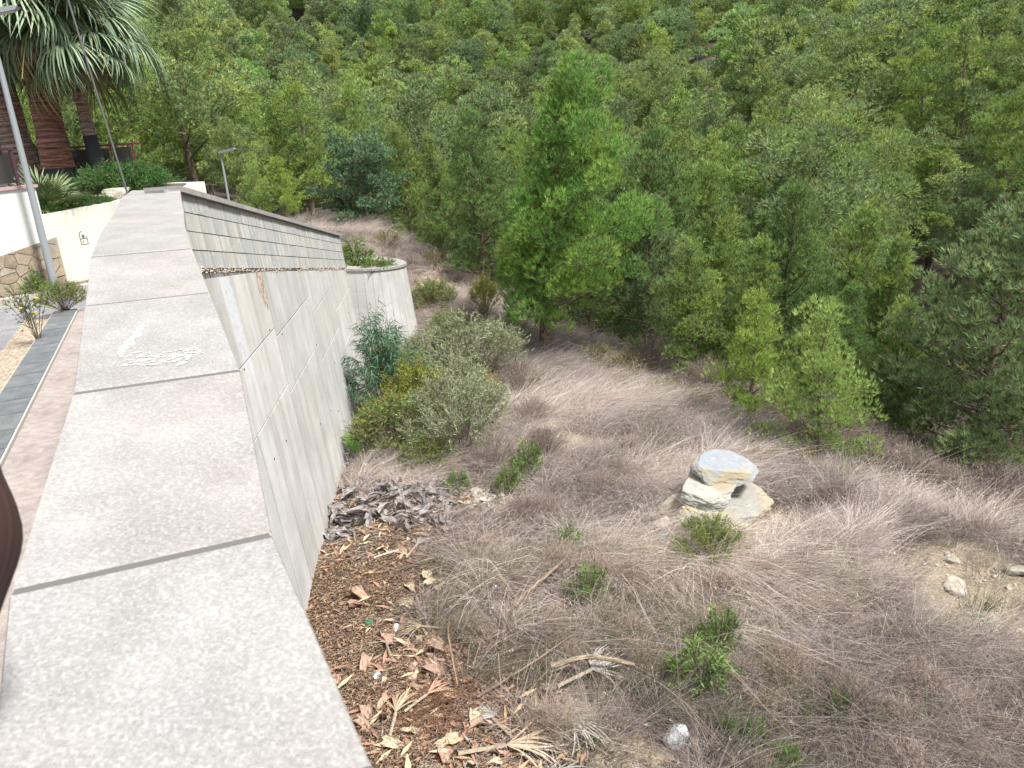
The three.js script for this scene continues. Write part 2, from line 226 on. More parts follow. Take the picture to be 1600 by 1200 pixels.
{
  const sandT = tex(256, 256, (u, v, i, j) => { const a = np(u * 30, v * 30, 30, 3), e = hash(i, j, 2), b = np(u * 6, v * 6, 6, 9); const k = 0.74 + 0.12 * (a - 0.5) + 0.14 * (e - 0.5) + 0.1 * (b - 0.5); return [k, k * 0.955, k * 0.93]; });
  const pave = []; for (let t = -5; t < 5.19; t += 0.3) { let o = -0.05; while (o > -1.5) { const p = kP(t, o, 0), p2 = kP(t + 0.3, o, 0); if (Math.min(behindWall(p[0], p[2]), behindWall(p2[0], p2[2])) < 0.42) break; o -= 0.04; } if (o < -0.06) pave.push(strip(t, t + 0.3, o, -0.012, 4.256, 0.05)); }
  tag(mesh('pavement', mergeGeometries(pave), M({ map: sandT, color: lin(0.55, 0.52, 0.515) })), 'pinkish mortar strip between the parapet and the kerb tiles', 'pavement', null, 'structure');
  const grit = tex(256, 256, (u, v, i, j) => { const a = np(u * 20, v * 60, 60, 3), e = hash(i, j, 2); const k = 0.6 + 0.2 * (a - 0.5) + 0.18 * (e - 0.5); return [k, k * 0.91, k * 0.8]; });
  tag(mesh('gutter', strip(-5, 5.4, 0.31, 0.6, 4.206, 0.01), M({ map: grit })), 'sandy gutter strip between the kerb tiles and the asphalt', 'gutter', null, 'structure');
  const kerb = thing('kerb', 'row of dark grey kerb tiles with pale joints beside the parapet', 'kerb');
  mesh('joint_bed', strip(-5, 5.2, 0, 0.28, 4.27, 0.08), M({ color: lin(0.5, 0.49, 0.45) }), kerb);
  const km = [lin(0.17, 0.19, 0.19), lin(0.2, 0.215, 0.21), lin(0.185, 0.195, 0.2)].map((c) => M({ color: c, map: asphT, roughness: 0.7 })); km.forEach((m) => m.color.multiplyScalar(3.4));
  for (let i = 0; i < 25; i++) mesh('kerb_tile', strip(-5 + i * 0.41 + 0.012, -5 + (i + 1) * 0.41 - 0.012, 0.012, 0.268, 4.279, 0.05), km[(i * 7) % 3], kerb);
}

// ---------- retaining wall, block parapet and granite coping ----------
const CW = 0.465;
{
  const wall = thing('retaining_wall', 'tall pale board-marked concrete retaining wall falling to the dry slope', 'retaining wall');
  const topY = (s) => 4.9 - 0.159 * (s - 7.9);   // concrete top under the block courses
  const back = [-nW[0] * 0.85, 0, -nW[2] * 0.85], skin = [-nW[0] * 0.02, 0, -nW[2] * 0.02];
  // core set a little behind the panel faces, so that joints are real grooves
  const core = prism([[7.3, -1.5], [18.2, -1.5], [18.2, topY(18.2)], [7.9, topY(7.9)], [7.3, topY(7.9)]], back, (s, y) => wallP(s, y, -0.022)); const jointM = concM.clone(); jointM.color.setRGB(0.42, 0.4, 0.37); mesh('core', concUV(core), jointM, wall);
  const G = 0.011, concTint = [concM, concM.clone(), concM.clone(), concM.clone()]; concTint[1].color.setRGB(0.93, 0.94, 0.94); concTint[2].color.setRGB(1.04, 1.03, 1.01); concTint[3].color.setRGB(0.97, 0.965, 0.94); let pn = 0;
  const panel = (s0, s1, y0, y1, y1b = y1) => mesh('panel', concUV(prism([[s0 + G, y0 + G], [s1 - G, y0 + G], [s1 - G, y1b - G], [s0 + G, y1 - G]], skin, (s, y) => wallP(s, y, 0))), concTint[(pn++ * 7 + 3) % 4], wall);
  const cols = [[7.4, 10.15, [3.78, 3.0], [8.2, 8.85, 9.48]], [10.15, 12.88, [3.66, 2.87], [11.55, 12.45]], [12.88, 15.38, [3.36, 2.56], [13.43, 14.3]], [15.38, 18.18, [2.88, 2.1], [16.3, 17.2]]];
  for (const [a, b, [ya, yb], cuts] of cols) {
    panel(a, b, ya, topY(Math.max(a, 7.9)), topY(b)); panel(a, b, yb, ya);
    const e = [a, ...cuts, b]; for (let i = 0; i < e.length - 1; i++) panel(e[i], e[i + 1], -1.5, yb);
  }
  // tie-rod holes
  const hole = new THREE.CylinderGeometry(0.012, 0.012, 0.012, 8), hm = M({ color: lin(0.05, 0.05, 0.05) });
  for (const [s, y] of [[8.35, 3.74], [9.85, 3.82], [10.45, 3.62], [12.6, 2.9], [8.6, 2.55], [9.3, 2.5], [11.5, 1.9], [12.55, 1.75], [13.2, 1.5], [13.9, 2.2], [16.9, 2.5]]) { const m = mesh('tie_hole', hole, hm, wall); m.position.set(...wallP(s, y, 0.002)); m.rotation.set(0, -azW, Math.PI / 2); }
  // near stretch, under the coping
  const near = new THREE.BufferGeometry(), P = [], I = [];
  const q = copR.map(([x, z], i) => { const a = copR[Math.max(0, i - 1)], b = copR[Math.min(copR.length - 1, i + 1)], d = norm([b[0] - a[0], 0, b[1] - a[1]]); return [x, z, -d[2], d[0]]; }); // right-hand normal (x, z)
  const yc = [5.05, 5.182, 5.252, 5.354, 5.456, 5.552, 5.594, 5.63, 5.69, 5.7];
  q.forEach(([x, z, nx, nz], i) => { const k = -0.05; for (const [y, off] of [[-1.5, 0.08 * 6.5 + k], [yc[i] - 0.075, k], [yc[i] - 0.075, -CW + 0.03], [-1.5, -CW - 0.3]]) P.push(x + nx * off, y, z + nz * off); if (i) for (let c = 0; c < 4; c++) { const a = (i - 1) * 4 + c, b = (i - 1) * 4 + (c + 1) % 4; I.push(a, b, a + 4, b, b + 4, a + 4); } });
  near.setAttribute('position', new THREE.Float32BufferAttribute(P, 3)); near.setIndex(I); const ng = near.toNonIndexed(); ng.computeVertexNormals(); mesh('parapet_stretch', concUV(ng), concM, wall);
  // granite coping slabs
  const bev = 0.006;
  const quadSlab = (A, B, C, D, th) => { // A,B right edge near/far; D,C left edge near/far
    const c = [0, 1, 2].map((k) => (A[k] + B[k] + C[k] + D[k]) / 4), inn = (p, f, dy) => { const l = Math.hypot(p[0] - c[0], p[2] - c[2]); return [p[0] + (c[0] - p[0]) / l * f, p[1] + dy, p[2] + (c[2] - p[2]) / l * f]; };
    const L = [[A, B, C, D].map((p) => inn(p, bev, 0)), [A, B, C, D].map((p) => inn(p, 0, -bev)), [A, B, C, D].map((p) => inn(p, 0, -th))], P = [], U = [];
    const put = (...v) => v.forEach((p) => { P.push(...p); U.push((p[0] * 0.92 - p[2] * 0.39 + p[1] * 0.3) / 0.9, (p[0] * 0.39 + p[2] * 0.92) / 0.9); });
    const [t, m, b] = L; put(t[0], t[1], t[2], t[0], t[2], t[3]); put(b[0], b[2], b[1], b[0], b[3], b[2]);
    for (const [u, w] of [[t, m], [m, b]]) for (let i = 0; i < 4; i++) { const j = (i + 1) % 4; put(u[i], w[i], w[j], u[i], w[j], u[j]); }
    const g = new THREE.BufferGeometry(); g.setAttribute('position', new THREE.Float32BufferAttribute(P, 3)); g.setAttribute('uv', new THREE.Float32BufferAttribute(U, 2)); g.computeVertexNormals(); return g;
  };
  const edge = (i, f) => { const [x, z, nx, nz] = q[i], l = i === q.length - 1 ? [-3.66, -7.98] : [x - nx * CW, z - nz * CW]; return [[x, yc[i], z], [l[0], yc[i] + 0.012, l[1]]]; };
  const lerp3 = (a, b, t) => a.map((v, k) => mix(v, b[k], t));
  const rs = rng(5);
  for (let i = 0; i < q.length - 1; i++) {
    const [r0, l0] = edge(i), [r1, l1] = edge(i + 1), g = 0.01 / Math.hypot(r1[0] - r0[0], r1[2] - r0[2]), dy = (rs() - 0.5) * 0.006, up = (p) => [p[0], p[1] + dy, p[2]];
    const slab = mesh('coping_slab', quadSlab(up(lerp3(r0, r1, g)), up(lerp3(r0, r1, 1 - g)), up(lerp3(l0, l1, 1 - g)), up(lerp3(l0, l1, g)), 0.07), gran[i % 2], wall);
    if (i === 3) { // white paint smear
      const T = new Tri(), r = rng(77), at = (u, v) => { const p = lerp3(lerp3(r0, r1, v), lerp3(l0, l1, v), u); return [p[0], p[1] + dy + 0.0016, p[2]]; }, w = [0.52, 0.52, 0.51];
      const blob = (u, v, ru, rv) => { const n = 14, ph = r() * 9; let pr = null, first = null; for (let k = 0; k <= n; k++) { const t = k / n * Math.PI * 2, f = 0.7 + 0.5 * n3(Math.cos(t) * 2 + ph, Math.sin(t) * 2 + ph, 3), c = at(u + Math.cos(t) * ru * f, v + Math.sin(t) * rv * f); if (pr) T.t(...at(u, v), ...c, ...pr, w); pr = c; } };
      for (let k = 0; k < 130; k++) { const t = r(); blob(0.7 - 0.5 * t, 0.26 - 0.05 * Math.sin(t * 3) + 0.16 * (r() - 0.5) * (1 - 0.4 * t), 0.006 + 0.035 * r() * r(), 0.0025 + 0.006 * r()); }
      for (let k = 0; k < 16; k++) { const t = k / 15; blob(0.72 - 0.14 * t + 0.05 * (r() - 0.5), 0.30 + 0.3 * t + 0.03 * (r() - 0.5), 0.012 + 0.02 * r(), 0.012 + 0.028 * r()); }
      for (let k = 0; k < 10; k++) blob(0.3 + 0.35 * r(), 0.12 + 0.1 * r(), 0.008 + 0.025 * r(), 0.006 + 0.008 * r());
      mesh('paint_smear', T.geo(), M({ vertexColors: true, roughness: 0.6 }), slab);
    }
  }
  { const T = new Tri(), c = [0.12, 0.115, 0.11]; for (let i = 1; i < q.length - 1; i++) { const [r, l] = edge(i), d = norm([copR[i + 1][0] - copR[i - 1][0], yc[i + 1] - yc[i - 1], copR[i + 1][1] - copR[i - 1][1]]), o = (p, k) => [p[0] + d[0] * k, p[1] + d[1] * k - 0.0035, p[2] + d[2] * k], a = lerp3(r, l, 0.01), b = lerp3(r, l, 0.99); T.q(o(a, -0.03), o(a, 0.03), o(b, 0.03), o(b, -0.03), c); } mesh('joint_mortar', T.geo(), M({ vertexColors: true }), wall); }
  // block courses with a sloping cap
  const H4 = 0.183, cy = (s, k) => topY(s) + 0.03 + k * H4; let bi = 0; const rb = rng(9);
  for (let k = 0; k < 4; k++) for (let s = 7.55 - (k % 2) * 0.21; s < 18.05; s += 0.412) {
    const a = Math.max(7.45, s), b = Math.min(18.05, s + 0.41); if (b - a < 0.05) continue; const o = 0.008 + 0.008 * (rb() - 0.5), tilt = 0.006 * (rb() - 0.5);
    mesh('block', prism([[a, cy(a, k) + 0.005 + tilt], [b, cy(b, k) + 0.005 - tilt], [b, cy(b, k + 1) - 0.006], [a, cy(a, k + 1) - 0.006]], [-nW[0] * 0.2, 0, -nW[2] * 0.2], (ss, y) => wallP(ss, y, o - BAT * (y - 4.9) * 0), 2.2), blockM[(bi++ * 5 + k * 3) % 6 === 3 ? (rb() * 6) | 0 : (rb() * 6) | 0], wall);
  }
  mesh('mortar_bed', prism([[7.45, topY(7.45)], [18.04, topY(18.04)], [18.04, cy(18.04, 4)], [7.45, cy(7.45, 4)]], [-nW[0] * 0.17, 0, -nW[2] * 0.17], (s, y) => wallP(s, y, -0.012)), mortarM, wall);
  for (let i = 0; i < 11; i++) { const a = 7.72 + i * 0.946, b = a + 0.94; mesh('cap_tile', prism([[a, cy(a, 4)], [b, cy(b, 4)], [b, cy(b, 4) + 0.055], [a, cy(a, 4) + 0.055]], [-nW[0] * 0.34, 0, -nW[2] * 0.34], (s, y) => wallP(s, y, 0.055)), gran[i % 2], wall); }
  { // crumbling mortar along the foot of the blocks
    const T = new Tri(), r = rng(21);
    for (let i = 0; i < 900; i++) {
      const s = 7.6 + r() * 10.4, clus = n3(s * 1.1, 2, 3); if (r() > clus * 1.5 - 0.1) continue;
      const y = topY(s) + 0.02 + (r() - 0.5) * (0.03 + 0.07 * clus), c = wallP(s, y, 0.005), k = 0.006 + 0.016 * r() * r(), col = jit([[0.45, 0.38, 0.32], [0.5, 0.46, 0.4], [0.36, 0.29, 0.24]][(r() * 3) | 0], r, 0.2);
      const v = [[1, 0, 0], [-1, 0, 0], [0, 1, 0], [0, -1, 0], [0, 0, 1], [0, 0, -1]].map((d) => d.map((e, q2) => c[q2] + e * k * (0.6 + 0.8 * r())));
      for (const [a, b, e] of [[0, 2, 4], [2, 1, 4], [1, 3, 4], [3, 0, 4], [2, 0, 5], [1, 2, 5], [3, 1, 5], [0, 3, 5]]) T.t(...v[a], ...v[b], ...v[e], col);
    }
    tag(mesh('crumbled_mortar', T.geo(), M({ vertexColors: true }), wall), null, null, null, 'stuff');
  }
  // rounded planter end beyond the blocks
  const plan = new THREE.CatmullRomCurve3([[-3.66, -17.77], [-3.22, -17.81], [-2.85, -17.98], [-2.58, -18.38], [-2.47, -19], [-2.55, -19.65], [-3, -20.4], [-4, -21]].map(([x, z]) => new THREE.Vector3(x, 0, z))).getSpacedPoints(24).map((p) => [p.x, p.z]);
  const dirO = (i) => { const a = plan[Math.max(0, i - 1)], b = plan[Math.min(plan.length - 1, i + 1)], d = norm([b[0] - a[0], 0, b[1] - a[1]]); return [-d[2], d[0]]; };
  const endTop = (i) => 3.28 - 0.2 * Math.min(1, i / 12);
  for (let i = 0; i < plan.length - 1; i += 1) { // one board-wide facet each
    const j = i + 1, n0 = dirO(i), n1 = dirO(j), p0 = plan[i], p1 = plan[j], L = Math.hypot(p1[0] - p0[0], p1[1] - p0[1]), g = 0.0025 / L;
    const f = (t, y) => { const x = mix(p0[0], p1[0], t), z = mix(p0[1], p1[1], t), nx = mix(n0[0], n1[0], t), nz = mix(n0[1], n1[1], t), o = BAT * (3.3 - y); return [x + nx * o, y, z + nz * o]; };
    mesh('panel', concUV(prism([[g, -1.5], [1 - g, -1.5], [1 - g, endTop(j) - 0.03], [g, endTop(i) - 0.03]], [-n0[0] * 0.3, 0, -n0[1] * 0.3], f)), concM, wall);
    mesh('cap_tile', prism([[g, endTop(i) - 0.025], [1 - g, endTop(j) - 0.025], [1 - g, endTop(j) + 0.03], [g, endTop(i) + 0.03]], [-n0[0] * 0.42, 0, -n0[1] * 0.42], (t, y) => { const p = f(t, y); return [p[0] + n0[0] * 0.03, p[1], p[2] + n0[1] * 0.03]; }, 1), gran[0], wall);
  }
  const soil = new THREE.Shape(plan.map(([x, z]) => new THREE.Vector2(x, -z))), sg = new THREE.ShapeGeometry(soil); sg.rotateX(-Math.PI / 2); sg.translate(0, 3.0, 0);
  mesh('planter_soil', sg, M({ color: lin(0.13, 0.1, 0.075) }), wall);
}

// ---------- terrace and planter across the road ----------
const tA = [-6.6, -11.39], azT = 39 * R2, dT = [Math.sin(azT), 0, -Math.cos(azT)], nT = [Math.cos(azT), 0, Math.sin(azT)];
const tP = (s, y, out = 0) => [tA[0] + dT[0] * s + nT[0] * out, y, tA[1] + dT[2] * s + nT[2] * out];
const backT = (d) => [-nT[0] * d, 0, -nT[2] * d];
{
  const terrace = thing('terrace_wall', 'white plastered terrace wall with a stone-clad foot', 'wall');
  const stoneTop = (s) => 4.98 + 0.2 * s;
  mesh('plaster', prism([[-3.2, 4.2], [0.02, 4.2], [0.02, 5.72], [-3.2, 5.66]], backT(0.3), (s, y) => tP(s, y), 0.5), plasterW, terrace);
  mesh('cap', prism([[-3.2, 5.662], [0.05, 5.722], [0.05, 5.762], [-3.2, 5.702]], backT(0.36), (s, y) => tP(s, y, 0.03)), M({ color: lin(0.45, 0.3, 0.29) }), terrace);
  const bed = M({ color: lin(0.36, 0.31, 0.25), roughness: 1 });
  mesh('stone_bed', prism([[-2.6, 4.2], [0.13, 4.2], [0.13, stoneTop(0.13)], [-2.6, stoneTop(-2.6)]], backT(0.03), (s, y) => tP(s, y, 0.033)), bed, terrace);
  const stT = tex(256, 256, (u, v, i, j) => { const a = np(u * 5, v * 5, 5, 3), b = np(u * 40, v * 40, 40, 4), e = hash(i, j, 3); const k = 0.85 + 0.2 * (a - 0.5) + 0.12 * (b - 0.5) + 0.07 * (e - 0.5); return [k, k * (0.985 + 0.02 * a), k * 0.97]; });
  const sM = [[0.47, 0.38, 0.29], [0.52, 0.44, 0.35], [0.4, 0.32, 0.25], [0.55, 0.49, 0.42], [0.45, 0.35, 0.28], [0.5, 0.46, 0.43]].map((c) => M({ map: stT, color: lin(...c) }));
  // irregular flat stones: cells of scattered sites, clipped, with joints left between them
  const cells = (s0, s1, y0, yTop, pitch, seed, parent, out) => {
    const r = rng(seed), sites = []; for (let s = s0 - pitch; s < s1 + pitch; s += pitch) for (let y = y0 - pitch; y < yTop(s1) + pitch; y += pitch * 0.9) sites.push([s + (r() - 0.5) * pitch * 0.95, y + (r() - 0.5) * pitch * 0.95]);
    sites.forEach((c, i) => {
      if (c[0] < s0 || c[0] > s1 || c[1] < y0 || c[1] > yTop(c[0])) { if (c[0] < s0 - pitch * 0.6 || c[0] > s1 + pitch * 0.6) return; }
      let poly = [[s0, y0], [s1, y0], [s1, yTop(s1)], [s0, yTop(s0)]];
      const cut = (nx, ny, d) => { const o = []; for (let k = 0; k < poly.length; k++) { const a = poly[k], b = poly[(k + 1) % poly.length], fa = a[0] * nx + a[1] * ny - d, fb = b[0] * nx + b[1] * ny - d; if (fa <= 0) o.push(a); if (fa * fb < 0) { const t = fa / (fa - fb); o.push([mix(a[0], b[0], t), mix(a[1], b[1], t)]); } } poly = o; };
      for (const e of sites) { if (e === c) continue; const dx = e[0] - c[0], dy = e[1] - c[1], l = Math.hypot(dx, dy); if (l > pitch * 3) continue; cut(dx / l, dy / l, ((c[0] + e[0]) / 2 * dx + (c[1] + e[1]) / 2 * dy) / l - 0.006); if (!poly.length) return; }
      if (poly.length < 3) return; const ar = Math.abs(poly.reduce((q, p, k) => { const n = poly[(k + 1) % poly.length]; return q + p[0] * n[1] - n[0] * p[1]; }, 0)) / 2; if (ar < 0.0012) return;
      const o = out + 0.004 + 0.012 * r(); mesh('stone', prism(poly, backT(0.022), (s, y) => tP(s, y, o), 1.5), sM[(r() * 6) | 0], parent);
    });
  };
  cells(-2.2, 0.125, 4.21, stoneTop, 0.17, 3, terrace, 0.036);
  const planter = thing('planter_wall', 'cream plastered planter wall with a stone plinth below the palms', 'planter');
  mesh('plaster', prism([[0.022, 4.32], [2.66, 4.32], [2.66, 5.58], [2.2, 5.5], [1.1, 5.41], [0.022, 5.33]], backT(0.22), (s, y) => tP(s, y, -0.02), 0.5), plasterC, planter);
  mesh('plaster', prism([[0, 4.32], [6.5, 4.32], [6.5, 5.6], [0, 5.58]], [-dT[0] * 0.2, 0, -dT[2] * 0.2], (t, y) => { const p = tP(2.658, y, -0.245); return [p[0] - nT[0] * t, y, p[2] - nT[2] * t]; }, 0.5), plasterC, planter);
  mesh('plinth', prism([[0.135, 4.2], [2.66, 4.2], [2.66, 4.318], [0.135, 4.318]], backT(0.2), (s, y) => tP(s, y, -0.005)), bed, planter);
  cells(0.14, 2.6, 4.21, () => 4.312, 0.15, 8, planter, 0.0);
  { // small dark box drawing on the plaster
    const dm = M({ color: lin(0.13, 0.13, 0.13) }), ln = (a, b, w = 0.006) => { const d = norm([b[0] - a[0], b[1] - a[1], 0]), n = [-d[1] * w, d[0] * w]; return prism([[a[0] - n[0], a[1] - n[1]], [b[0] - n[0], b[1] - n[1]], [b[0] + n[0], b[1] + n[1]], [a[0] + n[0], a[1] + n[1]]], backT(0.001), (s, y) => tP(s, y, -0.0185)); };
    const x = 0.47, y = 4.84, g = [ln([x, y], [x + 0.1, y]), ln([x, y], [x, y + 0.17]), ln([x + 0.1, y], [x + 0.1, y + 0.12]), ln([x, y + 0.17], [x + 0.04, y + 0.2]), ln([x, y + 0.085], [x + 0.1, y + 0.085]), ln([x + 0.03, y + 0.12], [x + 0.07, y + 0.12], 0.02), ln([x + 0.05, y + 0.09], [x + 0.05, y + 0.15]), ln([x + 0.02, y + 0.02], [x + 0.05, y + 0.06])];
    mesh('wall_marking', mergeGeometries(g), dm, planter);
  }
  const sh = [tP(-3, 0, -0.3), tP(2.5, 0, -0.22)]; const far = [sh[1][0] - nT[0] * 6.2, sh[1][2] - nT[2] * 6.2], far0 = [sh[0][0] - nT[0] * 6.2, sh[0][2] - nT[2] * 6.2];
  const NX = 20, P = [], I = []; for (let i = 0; i <= NX; i++) for (let j = 0; j <= NX; j++) { const u = i / NX, v = j / NX, x = mix(mix(sh[0][0], sh[1][0], u), mix(far0[0], far[0], u), v), z = mix(mix(sh[0][2], sh[1][2], u), mix(far0[1], far[1], u), v); P.push(x, 5.27 + 0.2 * v + 0.1 * fbm(x * 2, z * 2, 3, 3), z); if (i && j) { const a = i * (NX + 1) + j; I.push(a, a - 1, a - NX - 2, a, a - NX - 2, a - NX - 1); } }
  const g = new THREE.BufferGeometry(); g.setAttribute('position', new THREE.Float32BufferAttribute(P, 3)); g.setIndex(I); g.computeVertexNormals(); mesh('planter_soil', g, M({ color: lin(0.2, 0.15, 0.11) }), planter);
  // kerb at the foot of the terrace
  const kerb = thing('kerb', 'pale concrete kerb at the foot of the stone-clad wall', 'kerb');
  for (let i = 0; i < 7; i++) { const a = -3.4 + i * 0.6, b = a + 0.59; mesh('kerb_stone', prism([[a, 4.19], [b, 4.19], [b, 4.3], [a, 4.3]], backT(0.15), (s, y) => tP(s, y, 0.33)), M({ color: lin(0.42, 0.39, 0.36) }), kerb); }
  // glass railing on the terrace
  const rail = thing('glass_railing', 'purple-brown railing with dark glass panes on the terrace wall', 'railing');
  const pm = M({ color: lin(0.075, 0.035, 0.055), roughness: 0.45 }), gm = new THREE.MeshPhysicalMaterial({ color: lin(0.16, 0.15, 0.15), roughness: 0.08, transmission: 0.65, thickness: 0 });
  const bar = (s0, s1, y0, y1, o, d) => prism([[s0, y0], [s1, y0], [s1, y1], [s0, y1]], backT(d), (s, y) => tP(s, y, o));
  for (const s of [-0.13, -0.47, -1.2, -1.95]) mesh('post', bar(s - 0.02, s + 0.02, 5.75 + s * 0.02, 6.24, -0.12, 0.05), pm, rail);
  mesh('top_rail', bar(-2.6, -0.1, 6.241, 6.275, -0.11, 0.07), pm, rail);
  for (const [a, b] of [[-0.44, -0.16], [-1.17, -0.5], [-1.92, -1.23]]) { const pane = mesh('glass_pane', bar(a, b, 5.8, 6.19, -0.14, 0.01), gm, rail); for (const c of [a, b - 0.02]) mesh('clamp', bar(c, c + 0.02, 5.84, 5.88, -0.125, 0.02), M({ color: lin(0.6, 0.6, 0.6), roughness: 0.3, metalness: 0.8 }), pane); }
  // second railing farther back, on a low white wall between the palm trunks
  const lw = thing('low_wall', 'low white wall seen between the two thick palm trunks', 'wall', [-8.9, 5.2, -16.4], 0.3); mesh('plaster', new THREE.BoxGeometry(3.2, 0.62, 0.2), plasterW, lw).position.y = 0.31; mesh('cap', new THREE.BoxGeometry(3.24, 0.03, 0.26), M({ color: lin(0.45, 0.3, 0.29) }), lw).position.y = 0.636;
  const r2 = thing('red_railing', 'dark red railing on the low white wall behind the palms', 'railing', [-8.9, 5.855, -16.4], 0.3), rm = M({ color: lin(0.16, 0.025, 0.045), roughness: 0.5 });
  mesh('top_rail', new THREE.BoxGeometry(3.2, 0.04, 0.05), rm, r2).position.y = 0.47; for (let i = 0; i < 8; i++) { const p = mesh('post', new THREE.BoxGeometry(0.03, 0.45, 0.03), rm, r2); p.position.set(-1.5 + i * 0.42, 0.225, 0); } for (let i = 0; i < 7; i++) { const p = mesh('glass_pane', new THREE.BoxGeometry(0.36, 0.36, 0.008), gm, r2); p.position.set(-1.29 + i * 0.42, 0.235, 0); }
}

// ---------- lamp posts ----------
{
  const steel = M({ color: lin(0.34, 0.37, 0.39), roughness: 0.5, metalness: 0.25 });
  const lamp = (pos, h, turn, label, rr = 1) => { const g = thing('street_lamp', label, 'street lamp', pos, turn); mesh('pole', tube([[0, 0, 0], [0, h * 0.5, 0], [0, h, 0]], (t) => (0.055 - 0.025 * t) * rr, 14), steel, g); const hd = mesh('lamp_head', prism([[-0.03, 0], [0.36, 0.06], [0.4, 0.1], [0.36, 0.115], [-0.03, 0.07]], [0, 0, -0.13], (s, y) => [s, h + y - 0.01, 0.065]), steel, g); mesh('diffuser', prism([[0.1, 0.012], [0.34, 0.048], [0.34, 0.054], [0.1, 0.018]], [0, 0, -0.1], (s, y) => [s, h + y - 0.012, 0.05]), M({ color: lin(0.6, 0.6, 0.58), roughness: 0.3 }), hd); const bt = mesh('base_plate', new THREE.CylinderGeometry(0.075, 0.085, 0.04, 14), steel, g); bt.position.y = 0.02; return g; };
  lamp([-6.47, 4.2, -11.08], 3.7, 0.2, 'grey street lamp in front of the stone-clad wall at the left edge');
  lamp([-6.75, H(-6.75, -19.8) + 0.1, -19.8], 6.02 - H(-6.75, -19.8) - 0.1, -0.15, 'grey street lamp with a flat head behind the block parapet', 0.8);
  const p = thing('thin_pole', 'thin dark pole leaning to the left beside the planter rocks', 'pole'); mesh('shaft', tube([[-5.46, 4.2, -12.02], [-5.6, 5.6, -12.02], [-5.95, 9.3, -12.02]], (t) => 0.017 - 0.004 * t, 10), M({ color: lin(0.12, 0.12, 0.12), roughness: 0.6 }), p); const fl = mesh('flange', new THREE.CylinderGeometry(0.05, 0.055, 0.03, 12), M({ color: lin(0.12, 0.12, 0.12) }), p); fl.position.set(-5.46, 4.215, -12.02);
}
// ---------- timber post close by on the left ----------
{
  const wood = tex(512, 512, (u, v) => { const kx = (u - 0.0) * 6, kx2 = Math.min(Math.abs(u - 0.8), Math.abs(u + 0.2)) * 5, ky = ((v + 0.75) % 1 - 0.5) * 5, d = Math.hypot(kx2, ky), wob = fbm(u * 6, v * 6, 4, 3), ring = 0.5 + 0.5 * Math.sin((d * 26 + wob * 5)), gr = fbm(u * 40, v * 3, 2, 4), near = sstep(1.1, 0.35, d), k = mix(gr, ring, near * 0.8); const pale = sstep(0.52, 0.66, fbm(u * 3, v * 2, 14, 3)); return [0.1 + 0.22 * k + 0.18 * pale, 0.05 + 0.15 * k + 0.12 * pale, 0.05 + 0.12 * k + 0.09 * pale]; });
  const g = thing('timber_post', 'crooked dark red-brown timber post cut off by the left edge', 'post');
  const pts = new THREE.CatmullRomCurve3([[-1.22, 4.2, -0.5], [-1.018, 4.75, -0.62], [-0.838, 5.17, -0.74], [-0.744, 5.399, -0.799], [-0.707, 5.485, -0.827], [-0.7, 5.56, -0.872], [-0.735, 5.631, -0.927], [-0.763, 5.721, -0.977], [-0.798, 5.82, -1.03]].map((p) => new THREE.Vector3(...p))).getPoints(50).map((p) => [p.x, p.y, p.z]);
  mesh('shaft', tube(pts, (t, a) => 0.05 + 0.004 * Math.sin(3 * a + t * 9) + 0.01 * Math.exp(-Math.pow((t - 0.63) / 0.07, 2)), 20), M({ map: wood, roughness: 0.95 }), g);
}

// ---------- plants: builders ----------
const leafM = (o = {}) => new THREE.MeshPhysicalMaterial({ vertexColors: true, roughness: 1, transmission: 0.32, thickness: 0, specularIntensity: 0.35, ...o });
const pineLeaf = leafM(), shrubLeaf = leafM({ transmission: 0.25 }), dryLeaf = leafM({ transmission: 0.2, roughness: 1 }), palmLeaf = M({ vertexColors: true, roughness: 0.55 });
const barkT = tex(128, 256, (u, v) => { const a = np(u * 24, v * 12, 24, 2), b = np(u * 64, v * 64, 64, 3); const k = 0.5 + 0.4 * (a - 0.4) + 0.25 * (b - 0.5); return [k, k * 0.93, k * 0.86]; });
const pineBark = M({ map: barkT, color: lin(0.75, 0.68, 0.62) }), twigM = M({ vertexColors: true, roughness: 1 });
const PINE = [[0.255, 0.37, 0.11], [0.29, 0.41, 0.115], [0.22, 0.33, 0.11], [0.33, 0.43, 0.11]];
